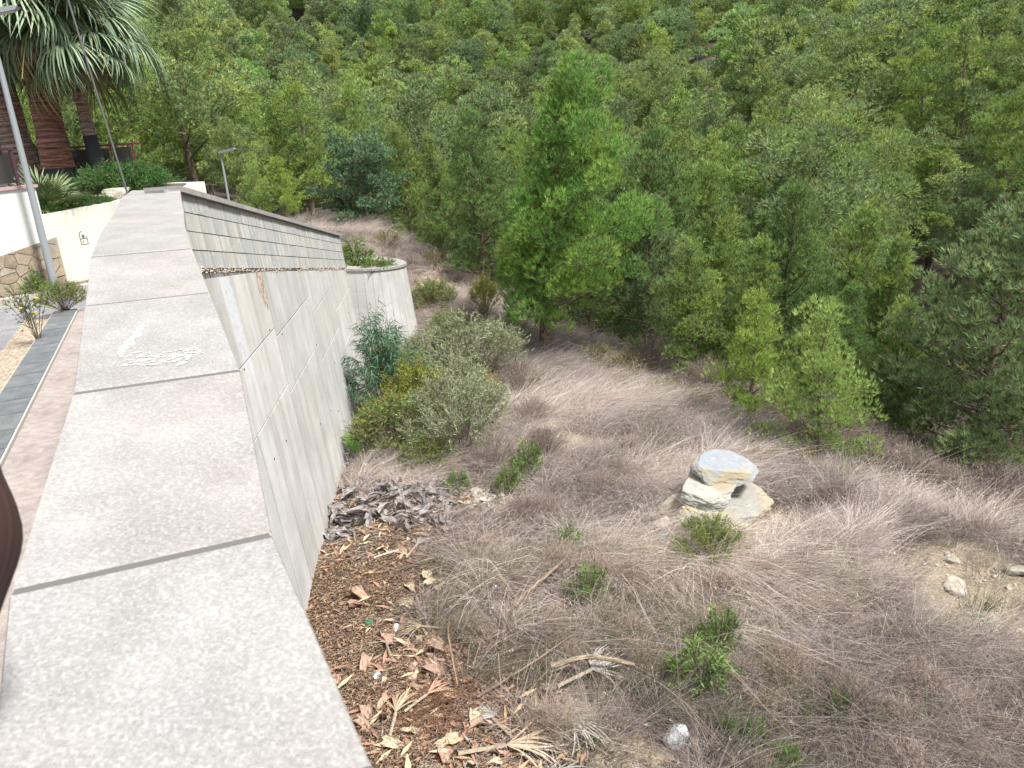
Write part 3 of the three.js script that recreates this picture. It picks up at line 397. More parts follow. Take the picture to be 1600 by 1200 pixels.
function pine(o) {
  const r = rng(o.seed), T = new Tri(), B = [], pal = o.pal || PINE, h = o.h, lx = (o.lean || 0) * h, bend = (t) => [lx * t + 0.04 * h * Math.sin(t * 4 + o.seed) * t, t * h, 0.03 * h * Math.sin(t * 5 + 1 + o.seed) * t];
  const tp = []; for (let i = 0; i <= 10; i++) tp.push(bend(i / 10 * 0.97)); const r0 = o.trunkR || h * 0.018;
  B.push(tube(tp, (t) => r0 * (1.15 - t * 0.98), o.far ? 5 : 9, false));
  const clump = (c, R, up) => {
    const N = Math.round(o.tufts * R * R / (o.clumpR * o.clumpR)), base = pal[(r() * pal.length) | 0], cc = jit(base, r, 0.14);
    for (let i = 0; i < N; i++) {
      let a = r() * 6.283, z = r() * 1.42 - 0.42, q = Math.sqrt(Math.max(0, 1 - z * z)), d = [q * Math.cos(a), z, q * Math.sin(a)], f = R * (0.7 + 0.3 * Math.sqrt(r())) * (0.75 + 0.45 * n3(d[0] * 2 + c[0] * 5, d[1] * 2 + c[1] * 5, d[2] * 2));
      const p = [c[0] + d[0] * f, c[1] + d[1] * f * (o.vs || 0.75), c[2] + d[2] * f], col = r() < 0.05 ? jit([0.17, 0.13, 0.05], r, 0.2) : jit(cc, r, 0.22), n = [d[0] * 0.8 + up[0] * 0.25, d[1] * 0.8 + (o.up || 0.55), d[2] * 0.8 + up[2] * 0.25];
      for (let k = 0; k < o.needles; k++) { const v = norm([n[0] + (r() - 0.5) * 1.9, n[1] + (r() - 0.5) * 1.7, n[2] + (r() - 0.5) * 1.9]); needle(T, p[0], p[1], p[2], v[0], v[1], v[2], o.nl * (0.7 + 0.6 * r()), o.nw, col, r); }
    }
  };
  let az = r() * 6;
  for (let i = 0; i < o.nB; i++) {
    const t = mix(o.t0, 0.98, Math.pow((i + r() * 0.8) / o.nB, o.pow || 0.9)); az += 2.4 + (r() - 0.5) * 0.7;
    const L = h * o.rad(t) * (0.62 + 0.55 * r()) * (1 + (o.asym || 0) * Math.cos(az)), el = mix(o.e0 ?? 0.1, o.e1 ?? 1.0, t) + (r() - 0.5) * 0.4, b = bend(t * 0.97);
    const tip = [b[0] + Math.cos(az) * Math.cos(el) * L, b[1] + Math.sin(el) * L, b[2] + Math.sin(az) * Math.cos(el) * L], mid = [mix(b[0], tip[0], 0.5), mix(b[1], tip[1], 0.5) - L * 0.07, mix(b[2], tip[2], 0.5)];
    if (!o.far || i % 2 === 0) B.push(tube([b, mid, tip], (q) => r0 * 0.36 * (1 - t * 0.6) * (1.1 - q * 0.85), o.far ? 3 : 5, false));
    const up = [Math.cos(az), 0, Math.sin(az)], nC = Math.max(1, Math.round(L / (o.clumpR * 0.95)));
    for (let k = 0; k < nC; k++) { const q = nC === 1 ? 0.95 : mix(o.inner ?? 0.42, 1, k / (nC - 1)), side = (r() - 0.5) * L * 0.5 * q, R = o.clumpR * (0.65 + 0.6 * r()) * (1 - 0.5 * t); clump([mix(b[0], tip[0], q) - Math.sin(az) * side, mix(b[1], tip[1], q) + R * 0.25 + (r() - 0.5) * 0.2 * R, mix(b[2], tip[2], q) + Math.cos(az) * side], R, up); }
  }
  const top = bend(0.97); for (let k = 0; k < 4; k++) clump([top[0] + (r() - 0.5) * 0.15, top[1] + k * o.clumpR * 0.42 - 0.15, top[2] + (r() - 0.5) * 0.15], o.clumpR * (0.62 - 0.12 * k), [0, 0, 0]);
  if (o.deadTwigs) { const D = new Tri(); for (let i = 0; i < o.deadTwigs; i++) { const t = mix(0.05, 0.5, r()), b = bend(t), a = r() * 6.283, L = h * (0.06 + 0.16 * r()), e = (r() - 0.35) * 0.7, m = [b[0] + Math.cos(a) * L, b[1] + e * L, b[2] + Math.sin(a) * L]; twig(D, b, m, 0.009, 0.004, [0.2, 0.18, 0.165]); for (let k = 0; k < 4; k++) { const q = 0.4 + 0.6 * r(), s = [mix(b[0], m[0], q), mix(b[1], m[1], q), mix(b[2], m[2], q)]; twig(D, s, [s[0] + (r() - 0.5) * L * 0.8, s[1] + (r() - 0.4) * L * 0.5, s[2] + (r() - 0.5) * L * 0.8], 0.004, 0.002, [0.24, 0.22, 0.2]); } } var dead = D.geo(); }
  return { trunk: mergeGeometries(B), crown: T.geo(), dead };
}
const cone = (t) => t < 0.3 ? 0.24 + 0.1 * t : 0.3 * Math.pow(1 - t, 0.72) + 0.03, dome = (t) => 0.34 * Math.sqrt(Math.max(0.02, 1 - Math.pow((t - 0.45) / 0.62, 2))), slim = (t) => 0.2 * Math.pow(1.02 - t, 0.6) + 0.03;
const GREEN = [[0.2, 0.36, 0.09], [0.23, 0.4, 0.095], [0.17, 0.31, 0.09], [0.28, 0.42, 0.1]], OLIVE = [[0.285, 0.38, 0.15], [0.325, 0.42, 0.15], [0.245, 0.335, 0.145], [0.37, 0.445, 0.14]], GREY = [[0.235, 0.325, 0.145], [0.26, 0.35, 0.15], [0.21, 0.295, 0.14]];
const NEAR = { needles: 7, nl: 0.14, nw: 0.02, clumpR: 0.37, tufts: 66, deadTwigs: 26, vs: 1.05, up: 1.15 }, MID = { needles: 4, nl: 0.15, nw: 0.034, clumpR: 0.6, tufts: 190, deadTwigs: 14, vs: 0.8, up: 0.8 }, FAR = { needles: 2, nl: 0.2, nw: 0.075, clumpR: 0.8, tufts: 260, far: true, vs: 0.75, up: 0.7 };
console.log('plants');
const heroP = pine({ ...NEAR, h: 6.9, seed: 4, nB: 84, t0: 0.15, rad: (t) => t < 0.5 ? 0.25 : 0.3 * Math.pow(Math.max(0, 1 - t), 0.62) + 0.02, e0: -0.05, e1: 1.1, clumpR: 0.52, tufts: 165, pal: [[0.21, 0.38, 0.09], [0.25, 0.43, 0.095], [0.18, 0.33, 0.085], [0.3, 0.45, 0.1]], trunkR: 0.12, deadTwigs: 40, asym: 0.58, lean: 0.1 });
const nearP = [
  pine({ ...NEAR, h: 6, seed: 11, nB: 62, t0: 0.14, rad: cone, pal: [[0.185, 0.29, 0.095], [0.21, 0.32, 0.1], [0.16, 0.26, 0.09]], e1: 1.15 }), pine({ ...NEAR, h: 6, seed: 12, nB: 60, t0: 0.2, rad: (t) => 0.3 * Math.pow(1.01 - t, 0.6) * sstep(0.05, 0.35, t) + 0.03, pal: PINE, e1: 1.15 }), pine({ ...NEAR, h: 6, seed: 13, nB: 60, t0: 0.12, rad: slim, clumpR: 0.33, pal: PINE, e0: 0.3, e1: 1.25 }),
  pine({ ...NEAR, h: 6, seed: 14, nB: 66, t0: 0.14, rad: (t) => cone(t) * 1.25, pal: GREY, deadTwigs: 90 })];
const smallP = [pine({ ...NEAR, h: 3, seed: 21, nB: 34, t0: 0.1, rad: (t) => 0.28 * Math.pow(1.02 - t, 0.7) + 0.04, clumpR: 0.24, tufts: 60, nl: 0.1, nw: 0.012, pal: [[0.31, 0.44, 0.1], [0.35, 0.48, 0.105]], e0: 0.4, e1: 1.2 }), pine({ ...NEAR, h: 3, seed: 22, nB: 36, t0: 0.08, rad: (t) => 0.34 * Math.pow(1.02 - t, 0.65) + 0.04, clumpR: 0.26, tufts: 60, nl: 0.1, nw: 0.012, pal: [[0.32, 0.45, 0.13], [0.36, 0.49, 0.14]], e0: 0.3, e1: 1.1 })];
const midP = [
  pine({ ...MID, h: 6, seed: 31, nB: 24, t0: 0.14, rad: cone, pal: PINE }), pine({ ...MID, h: 6, seed: 32, nB: 24, t0: 0.25, rad: dome, pal: PINE }), pine({ ...MID, h: 6, seed: 33, nB: 22, t0: 0.12, rad: slim, clumpR: 0.5, pal: OLIVE }),
  pine({ ...MID, h: 6, seed: 34, nB: 21, t0: 0.34, rad: (t) => dome(t) * 1.25, clumpR: 0.68, pal: OLIVE, e0: 0.2, e1: 0.9 }), pine({ ...MID, h: 6, seed: 35, nB: 22, t0: 0.25, rad: dome, pal: GREY })];
const farP = [
  pine({ ...FAR, h: 6, seed: 41, nB: 18, t0: 0.16, rad: cone, pal: OLIVE }), pine({ ...FAR, h: 6, seed: 42, nB: 19, t0: 0.24, rad: dome, pal: OLIVE }), pine({ ...FAR, h: 6, seed: 43, nB: 17, t0: 0.14, rad: slim, clumpR: 0.6, pal: OLIVE }),
  pine({ ...FAR, h: 6, seed: 44, nB: 18, t0: 0.3, rad: (t) => dome(t) * 1.15, pal: GREY }), pine({ ...FAR, h: 6, seed: 45, nB: 18, t0: 0.2, rad: (t) => dome(t) * 0.9, pal: PINE })];
function putPine(kind, baseH0, az, D, h, label, group, ws = 1, turn) {
  const [x, z] = polar(az, D), g = thing('pine_tree', label, 'pine tree', [x, H(x, z) - 0.06, z], turn ?? (az * 37 + D * 11) % 6.28, group), k = h / baseH0; g.scale.set(k * ws, k, k * ws);
  mesh('trunk', kind.trunk, pineBark, g); mesh('crown', kind.crown, pineLeaf, g); if (kind.dead) tag(mesh('dead_twigs', kind.dead, twigM, g), null, null, null, 'stuff'); return g;
}
// ---------- pines one can tell apart ----------
const placed = [];
const own = (kind, b, az, D, h, label, ws, turn, group) => { const [x, z] = polar(az, D); placed.push([x, z, h * 0.2]); return putPine(kind, b, az, D, h, label, group, ws, turn); };
own(heroP, 6.9, 2.6, 18.6, 6.6, 'tall dense bright green pine standing in the dry grass in the middle', 1, 0.05);
own(smallP[0], 3, 18.2, 14.4, 2.6, 'small narrow young pine at the edge of the dry grass');
own(smallP[1], 3, 23.2, 13.2, 2.9, 'feathery light green young pine at the grass edge, right of the narrow one');
own(nearP[3], 6, 33.4, 16.8, 6.0, 'large grey-green pine with pale twigs at the right edge', 1.1, 2);
own(nearP[0], 6, 11.2, 23.5, 7.6, 'tall pine close behind the middle pine, on its right');
own(nearP[2], 6, 15.3, 21, 6.2, 'pointed bright pine behind the narrow young pine'); own(nearP[0], 6, 20.6, 19, 5.8, 'bright bushy pine rising behind the feathery young pine');
own(nearP[1], 6, 24.8, 22, 6.5, 'round topped pine between the feathery young pine and the clearing'); own(nearP[2], 6, 27.2, 20, 5.6, 'slim pine left of the brown clearing');
own(nearP[2], 6, 18.3, 17.6, 4, 'slim light green pine touching the narrow young pine from behind'); own(nearP[0], 6, 24.3, 16.4, 3.5, 'young pine just behind the feathery young pine'); own(nearP[1], 6, 28.4, 18.3, 3.9, 'low round pine in the hollow left of the large grey-green pine');
own(nearP[1], 6, 14, 17.6, 3.6, 'low shaded pine under the grass edge right of the middle pine', 1.1); own(nearP[3], 6, 11, 19.6, 4.4, 'sparse greyish pine tucked beside the middle pine'); own(nearP[0], 6, 7.8, 23.5, 6.4, 'bushy pine hidden halfway by the middle pine, on its right'); own(nearP[1], 6, 6.4, 21.6, 4.4, 'low pine directly behind the middle pine');
own(nearP[0], 6, -1.6, 25.5, 6, 'light green pine just left of the middle pine'); own(nearP[2], 6, -4.4, 28, 4.6, 'slim pine above the sandy mound'); own(nearP[1], 6, 0.9, 30, 7.2, 'rounded pine behind the middle pine, on its left'); own(nearP[0], 6, -3, 30.5, 5.6, 'pointed pine in the second row above the sandy mound'); own(nearP[1], 6, -6.7, 33, 5.2, 'rounded pine right of the bluish leafy tree');
own(nearP[2], 6, 13.2, 26, 7.4, 'pointed pine in the second row right of the middle pine'); own(nearP[0], 6, 17.6, 25.5, 6.6, 'dense pine in the second row behind the narrow young pine'); own(nearP[1], 6, 21.4, 26, 6.4, 'dense pine in the second row behind the feathery young pine'); own(nearP[0], 6, 36.5, 20, 6, 'bright pine at the right edge behind the large grey-green one'); own(nearP[0], 6, 9.3, 27.5, 6.8, 'pine in the third row right of the middle pine');
own(midP[3], 6, -20.6, 42, 8.8, 'big umbrella-shaped pine behind the block parapet, near the street lamp', 1.25, 1); own(midP[1], 6, -24.2, 40, 7, 'rounded pine just right of the palms'); own(midP[1], 6, -17.4, 42, 5.8, 'rounded pine right of the big umbrella-shaped pine'); own(midP[0], 6, -13.4, 40, 6.4, 'dense conical pine above the end of the block parapet', 1.15);
own(smallP[0], 3, -15.2, 34, 2.7, 'small bushy young pine just above the block parapet', 1.2); own(smallP[1], 3, -17, 35, 2.6, 'small sparse young pine by the parapet, right of the street lamp');
own(midP[2], 6, 29.2, 42, 6, 'slender pine above the brown clearing', 1.5); own(midP[3], 6, 23, 40, 8.6, 'big spreading pine on the near spur at right', 1.1, 3); own(midP[1], 6, 26, 42, 7, 'round pine beside the big spreading one on the right spur', 1.1); own(midP[1], 6, 19.8, 41, 7.6, 'round olive green pine at the left end of the right spur', 1.1);
own(midP[3], 6, 9, 74, 9, 'dark spreading pine high behind the middle pine', 1.2, 4); own(midP[3], 6, 11.6, 76, 8.6, 'dark spreading pine beside the gully', 1.2, 2);
{ // bluish leafy tree
  const k = pine({ ...MID, h: 3, seed: 51, nB: 46, t0: 0.12, rad: (t) => 0.62 * Math.sqrt(Math.max(0.05, 1 - Math.pow((t - 0.3) / 0.75, 2))), clumpR: 0.34, tufts: 60, nl: 0.12, nw: 0.05, needles: 4, pal: [[0.15, 0.255, 0.14], [0.18, 0.29, 0.155], [0.12, 0.21, 0.12]], deadTwigs: 0 }), [x, z] = polar(-9.7, 31.3), g = thing('leafy_tree', 'round bluish green leafy tree above the planter end', 'tree', [x, H(x, z) - 0.05, z], 1); g.scale.setScalar(0.98); mesh('trunk', k.trunk, pineBark, g); mesh('crown', k.crown, shrubLeaf, g); placed.push([x, z, 1.6]);
}
// ---------- the wood on the opposite slope ----------
{
  const r = rng(99), pts = [], cell = new Map(), key = (x, z) => Math.floor(x / 5) + ',' + Math.floor(z / 5);
  for (const [x, z, rr] of placed) { const k = key(x, z); if (!cell.has(k)) cell.set(k, []); cell.get(k).push([x, z, rr + 1.2]); }
  for (let n = 0; n < 60000; n++) {
    const D = Math.sqrt(mix(30 * 30, 222 * 222, r())), az = mix(-41, 41, r()), [x, z] = polar(az, D), sp = (D < 60 ? 3.7 : 4.3) * (0.65 + 0.6 * r());
    if (D < 34 && az < -4) continue; if (D < 37 && az < -9) continue; if (az < -22 && D < 40) continue;
    if (Math.hypot(x - polar(30.2, 33.5)[0], z - polar(30.2, 33.5)[1]) < 4.2) continue; if (D > 62 && D < 122 && Math.abs(az - 15.3 - 0.9 * Math.sin(D * 0.11)) < 0.9 + 0.9 * n3(D * 0.2, 3, 1)) continue; if (Math.hypot(x - polar(-11.5, 186)[0], z - polar(-11.5, 186)[1]) < 6) continue;
    if (D > 90 && fbm(x * 0.045, z * 0.045, 31, 3) < 0.3) continue;
    let ok = true; for (let i = -1; i <= 1 && ok; i++) for (let j = -1; j <= 1 && ok; j++) for (const [a, b, rr] of cell.get(key(x + i * 5, z + j * 5)) || []) if (Math.hypot(a - x, b - z) < Math.max(sp, rr)) { ok = false; break; }
    if (!ok) continue; const k = key(x, z); if (!cell.has(k)) cell.set(k, []); cell.get(k).push([x, z, 0]);
    pts.push([az, D, (D < 55 ? 6.2 : 7.1) * (0.58 + 0.75 * r()) * (az > 12 && D < 80 ? 1.1 : 1), (r() * 5) | 0, r() * 6.28, 0.85 + 0.4 * r(), x, z]);
  }
  pts.sort((a, b) => a[1] - b[1]); console.log('wood', pts.length);
  const zone = (az, D) => az < -13 ? ['pine in the wood above the block parapet, left of the planter end', 'pines above the block parapet'] : az < 1 ? (D < 75 ? ['pine on the low slope between the planter end and the middle pine', 'pines left of the middle pine'] : ['pine high on the far slope left of the middle pine', 'pines high on the far slope']) : az < 15.3 ? ['pine between the middle pine and the bare gully', 'pines between the middle pine and the gully'] : (D < 62 ? ['pine on the near spur right of the bare gully', 'pines on the right spur'] : ['pine on the upper slope right of the bare gully', 'pines on the upper right slope']);
  const rest = [[], [], [], [], []], looks = ['pointed conical', 'round topped', 'slim olive', 'broad spreading', 'greyish rounded'];
  pts.forEach(([az, D, h, v, turn, ws, x, z], i) => {
    if (i < 262) { const [label, group] = zone(az, D); putPine((D < 62 ? midP : farP)[v], 6, az, D, h, (h > 7 ? 'tall ' : h < 5 ? 'small ' : '') + looks[v] + ' ' + label, (h > 7 ? 'tall ' : h < 5 ? 'small ' : '') + looks[v] + ' ' + group, ws, turn); }
    else rest[v].push([x, z, h, turn, ws, az]);
  });
  const wood = tag(thing('far_pine_wood'), 'dense pine wood covering the upper part of the opposite hillside', 'wood', null, 'stuff'), m4 = new THREE.Matrix4(), q = new THREE.Quaternion(), Y = new THREE.Vector3(0, 1, 0);
  rest.forEach((L, v) => { for (const [nm, geo, mat] of [['trunks', farP[v].trunk, pineBark], ['crowns', farP[v].crown, pineLeaf]]) { const im = new THREE.InstancedMesh(geo, mat, L.length); im.name = nm; im.userData.kind = 'stuff'; im.castShadow = im.receiveShadow = true; L.forEach(([x, z, h, t, ws], i) => { q.setFromAxisAngle(Y, t); const k = h / 6; im.setMatrixAt(i, m4.compose(new THREE.Vector3(x, H(x, z) - 0.1, z), q, new THREE.Vector3(k * ws, k, k * ws))); if (nm === 'crowns') { const f = 0.75 + 0.5 * hash(i, v, 5), w = hash(i, v, 8); im.setColorAt(i, lin(f * (0.88 + 0.26 * w), f, f * (0.88 + 0.3 * hash(i, v, 9)))); } }); wood.add(im); } });
}

// ---------- shrubs and weeds ----------
function shrub(o) { // stems from one foot spreading into a loose dome, leaves along them
  const r = rng(o.seed), L = new Tri(), S = new Tri();
  for (let i = 0; i < o.stems; i++) {
    const a = r() * 6.283, q = Math.pow(r(), o.even ?? 0.55), R = o.r * q, hh = o.h * (o.dome === false ? 0.6 + 0.5 * r() : Math.sqrt(Math.max(0.08, 1 - q * q * 0.85)) * (0.75 + 0.35 * r())), f = [Math.cos(a) * R * 0.12, 0, Math.sin(a) * R * 0.12], t = [Math.cos(a) * R, hh, Math.sin(a) * R];
    const m = [mix(f[0], t[0], 0.4), hh * 0.62, mix(f[2], t[2], 0.4)], at = (u) => [0, 1, 2].map((k) => (1 - u) * (1 - u) * f[k] + 2 * u * (1 - u) * m[k] + u * u * t[k]);
    const sc = jit(o.stemCol || [0.16, 0.12, 0.09], r, 0.25); let pr = f; for (let k = 1; k <= 4; k++) { const p = at(k / 4); twig(S, pr, p, o.stemR || 0.006, (o.stemR || 0.006) * 0.6, sc); pr = p; }
    const base = o.pal[(r() * o.pal.length) | 0];
    for (let k = 0; k < o.sprigs; k++) {
      const u = mix(o.from ?? 0.4, 1, Math.sqrt(r())), p = at(u), d = norm([Math.cos(a) * 0.5 + (r() - 0.5) * 1.6, 0.5 + (r() - 0.5) * 1.2, Math.sin(a) * 0.5 + (r() - 0.5) * 1.6]), sl = (o.sprigLen || 0.12) * (0.5 + r()), e = [p[0] + d[0] * sl, p[1] + d[1] * sl, p[2] + d[2] * sl];
      if (o.sprigStem !== false && k % 2 === 0) twig(S, p, e, 0.002, 0.001, sc);
      for (let l = 0; l < o.leaves; l++) { const w = (l + r()) / o.leaves, x = mix(p[0], e[0], w), y = mix(p[1], e[1], w), z = mix(p[2], e[2], w), v = norm([d[0] * 0.8 + (r() - 0.5) * 1.5, d[1] * 0.8 + (r() - 0.5) * 1.3 - (o.droop || 0), d[2] * 0.8 + (r() - 0.5) * 1.5]); needle(L, x, y, z, v[0], v[1], v[2], o.ll * (0.6 + 0.8 * r()), o.lw, jit(r() < (o.odd ?? 0.06) ? (o.oddCol || [0.25, 0.2, 0.09]) : base, r, 0.25), r); }
    }
  }
  return { stems: S.geo(), foliage: L.geo() };
}
const SH = {
  wattle: shrub({ seed: 1, r: 0.75, h: 1.9, stems: 46, sprigs: 15, sprigLen: 0.26, leaves: 7, ll: 0.2, lw: 0.018, droop: 0.75, from: 0.3, pal: [[0.091, 0.195, 0.111], [0.117, 0.227, 0.13], [0.072, 0.156, 0.091]], stemCol: [0.1, 0.09, 0.07] }),
  broom: shrub({ seed: 2, r: 0.75, h: 1.25, stems: 90, sprigs: 14, sprigLen: 0.16, leaves: 5, ll: 0.075, lw: 0.0160, from: 0.45, pal: [[0.27, 0.31, 0.04], [0.33, 0.34, 0.04], [0.2, 0.27, 0.045]], oddCol: [0.25, 0.13, 0.05], odd: 0.12 }),
  greenb: shrub({ seed: 3, r: 0.9, h: 1.0, stems: 100, sprigs: 14, sprigLen: 0.16, leaves: 5, ll: 0.07, lw: 0.0176, from: 0.35, pal: [[0.19, 0.26, 0.07], [0.23, 0.29, 0.07], [0.16, 0.22, 0.07]], oddCol: [0.24, 0.14, 0.07], odd: 0.12 }),
  greyb: shrub({ seed: 4, r: 0.9, h: 1.15, stems: 120, sprigs: 13, sprigLen: 0.17, leaves: 5, ll: 0.06, lw: 0.0144, from: 0.4, pal: [[0.28, 0.34, 0.19], [0.32, 0.38, 0.22], [0.25, 0.3, 0.175]], stemCol: [0.22, 0.18, 0.15], odd: 0.1 }),
  fresh: shrub({ seed: 5, r: 0.26, h: 0.42, stems: 34, sprigs: 9, sprigLen: 0.07, leaves: 4, ll: 0.05, lw: 0.012, from: 0.25, pal: [[0.156, 0.273, 0.058], [0.182, 0.312, 0.065], [0.13, 0.234, 0.058]] }),
  ochre: shrub({ seed: 6, r: 0.4, h: 0.85, stems: 40, sprigs: 12, sprigLen: 0.1, leaves: 4, ll: 0.05, lw: 0.014, from: 0.3, pal: [[0.468, 0.312, 0.117], [0.39, 0.26, 0.117], [0.26, 0.247, 0.078]], stemCol: [0.22, 0.13, 0.08] }),
  dead: shrub({ seed: 7, r: 0.7, h: 0.7, stems: 130, sprigs: 8, sprigLen: 0.16, leaves: 3, ll: 0.06, lw: 0.006, from: 0.3, pal: [[0.27, 0.22, 0.19], [0.22, 0.17, 0.15], [0.32, 0.27, 0.23]], stemCol: [0.24, 0.19, 0.17], stemR: 0.004 }),
  thyme: shrub({ seed: 8, r: 0.45, h: 0.42, stems: 60, sprigs: 9, sprigLen: 0.09, leaves: 4, ll: 0.045, lw: 0.0144, from: 0.3, pal: [[0.26, 0.247, 0.104], [0.221, 0.234, 0.091], [0.312, 0.26, 0.13]], stemCol: [0.2, 0.14, 0.11] }),
  juniper: shrub({ seed: 9, r: 0.9, h: 0.42, stems: 110, sprigs: 16, sprigLen: 0.16, leaves: 7, ll: 0.07, lw: 0.016, from: 0.3, even: 0.45, pal: [[0.058, 0.163, 0.039], [0.078, 0.202, 0.046], [0.052, 0.13, 0.036]] }),
  yellowtop: shrub({ seed: 10, r: 0.3, h: 0.6, stems: 14, sprigs: 7, sprigLen: 0.12, leaves: 3, ll: 0.07, lw: 0.02, from: 0.15, dome: false, pal: [[0.143, 0.195, 0.078], [0.117, 0.156, 0.072]], stemCol: [0.13, 0.11, 0.07] }),
};
function putShrub(kind, name, label, x, z, k = 1, kh = k, y = null, cat = 'shrub', group) { const g = thing(name, label, cat, [x, y ?? H(x, z) - 0.03, z], (x * 13.7 + z * 7.1) % 6.28, group); g.scale.set(k, kh, k); mesh('stems', SH[kind].stems, twigM, g); mesh('foliage', SH[kind].foliage, kind === 'dead' ? dryLeaf : shrubLeaf, g); return g; }
putShrub('wattle', 'wattle_bush', 'feathery blue-green bush with long narrow leaves against the concrete wall', -2.55, -14.6, 0.95, 1.12);
putShrub('wattle', 'wattle_bush', 'shorter narrow-leaved bush at the right foot of the feathery one', -2.1, -14.2, 0.55, 0.5);
putShrub('broom', 'broom_bush', 'yellow-green bush in front of the narrow-leaved bush by the wall', -1.9, -14.0, 0.95, 1.2);
putShrub('greenb', 'green_bush', 'reddish green bush low at the foot of the concrete wall', -2.15, -12.9, 1.0, 1.05);
putShrub('greyb', 'grey_bush', 'wide grey-green bush left of the middle pine', -0.85, -16.4, 1.45, 1.4); putShrub('greyb', 'grey_bush', 'grey-green bush left of the wide one, below the wall corner', -1.85, -17, 0.9, 0.95);
putShrub('greyb', 'grey_bush', 'rounded grey-green bush in front of the wall, nearest the grey leaf pile', -0.95, -12.6, 1.15, 1.3); putShrub('greyb', 'grey_bush', 'grey-green bush between the yellow-green bush and the wide grey one', -1.15, -14.5, 1.05, 1.15); putShrub('greenb', 'green_bush', 'dark green low bush under the rounded grey-green bush', -1.5, -12.0, 0.6, 0.6);
putShrub('ochre', 'ochre_bush', 'upright ochre-yellow bush beside the wide grey-green bush', -0.5, -14.6, 0.85, 1.0); putShrub('ochre', 'ochre_bush', 'small ochre bush right of the narrow young pine', 4.75, -11.6, 0.5, 0.55);
putShrub('greenb', 'green_bush', 'green bush below the sandy mound', -2.0, -20.6, 0.85, 0.9); putShrub('broom', 'broom_bush', 'small light green bush right of the sandy mound', -0.62, -21.0, 0.6, 0.9); putShrub('dead', 'dry_bush', 'dark dry brown bush beside the rounded wall end', -2.2, -20.8, 0.9, 1.0);
putShrub('dead', 'dry_bush', 'pale dry seeded bush left of the middle pine trunk', 0.15, -15.4, 0.8, 1.25); putShrub('dead', 'dry_bush', 'brown dry bush in front of the rounded grey-green bush', -0.35, -11.6, 0.8, 0.9); putShrub('dead', 'dry_bush', 'purple-brown dry bush under the corner of the concrete wall', -2.15, -18.0, 0.75, 0.7);
putShrub('greyb', 'grey_bush', 'small grey-green bush behind the wide one, near the pine trunk', -0.1, -18.2, 0.8, 0.8); putShrub('dead', 'dry_bush', 'grey-brown dry bush between the ochre bush and the pale grass', 0.35, -13.9, 0.7, 0.8); putShrub('dead', 'dry_bush', 'fine dry bush behind the flat pale rock', 0.5, -12.0, 0.6, 0.8); putShrub('greenb', 'green_bush', 'small green bush below the wall corner, left of the grey ones', -1.5, -19.0, 0.7, 0.75); putShrub('greenb', 'green_bush', 'spiky olive bush in front of the stacked boulders', 2.35, -8.55, 0.55, 0.5);
putShrub('thyme', 'low_bush', 'olive low bush on the mound above the wall corner', -2.3, -25.2, 1.2, 1.3); putShrub('dead', 'dry_bush', 'dark dry bush left of the sandy mound', -2.9, -24.5, 0.8, 0.8); putShrub('thyme', 'low_bush', 'olive low bush in the grass strip above the planter', -4.0, -27, 1.3, 1.3);
for (const [x, z, k, lab] of [[2.1, -18.3, 1.5, 'brownish low bush on the ridge, right of the middle pine'], [2.75, -17.3, 1.6, 'olive low bush on the ridge, second from the middle pine'], [3.25, -15.7, 1.2, 'rusty olive low bush at the ridge above the pale grass'], [3.75, -15.1, 1.1, 'olive tuft-like bush at the ridge, nearest the narrow young pine'], [3.95, -11.4, 0.9, 'yellowish low bush behind the stacked boulders'], [3.3, -10.7, 0.75, 'bright yellow-green tuft beside the top boulder'], [5.2, -11.0, 1.0, 'brown low bush on the right part of the ridge'], [1.25, -16.9, 0.8, 'dark low bush in the pale grass below the middle pine']]) putShrub('thyme', 'low_bush', lab, x, z, k * 0.8, k * 0.9);
for (const [x, z, k, kh, lab] of [[1.68, -6.35, 1.0, 1.0, 'bright green leafy weed in the dry grass, largest of the foreground'], [2.0, -6.85, 0.7, 1.1, 'green leafy weed just right of the largest one'], [1.78, -5.7, 0.3, 0.5, 'tiny green sprout right of the pale stone'], [1.98, -5.55, 0.32, 0.6, 'tiny green sprout, second right of the pale stone'], [2.84, -5.85, 0.35, 0.6, 'small green sprout in the dark grass at the lower right'], [2.15, -5.25, 0.4, 0.6, 'green sprout at the bottom edge'], [0.15, -11.2, 0.8, 1.2, 'green leafy weed right of the brown dry bush'], [-0.15, -10.7, 0.6, 0.9, 'green weed beside the little rubble heap'], [0.75, -7.9, 0.7, 0.9, 'green weed at the end of the fallen branch'], [0.62, -8.9, 0.7, 0.8, 'pale green weed in the grass above the fallen branch'], [-0.95, -10.9, 0.6, 0.7, 'green weed between the grey leaf pile and the rubble']]) putShrub('fresh', 'green_weed', lab, x, z, k * 1.35, kh * 1.35, null, 'weed');
putShrub('yellowtop', 'roadside_weed', 'lanky weed with yellow flowers beside the kerb tiles', -4.95, -7.95, 0.75, 0.85, 4.28, 'weed'); putShrub('greenb', 'roadside_weed', 'grey-green weed tuft where the kerb tiles meet the parapet', -5.5, -9.5, 0.34, 0.36, 4.27, 'weed'); putShrub('fresh', 'roadside_weed', 'bright green little bush at the foot of the stone-clad wall', tP(-0.36, 0, 0.14)[0], tP(-0.36, 0, 0.14)[2], 0.72, 0.95, 4.2, 'weed'); putShrub('yellowtop', 'roadside_weed', 'dark weed at the kerb next to the timber post', -3.85, -5.25, 0.3, 0.5, 4.28, 'weed');
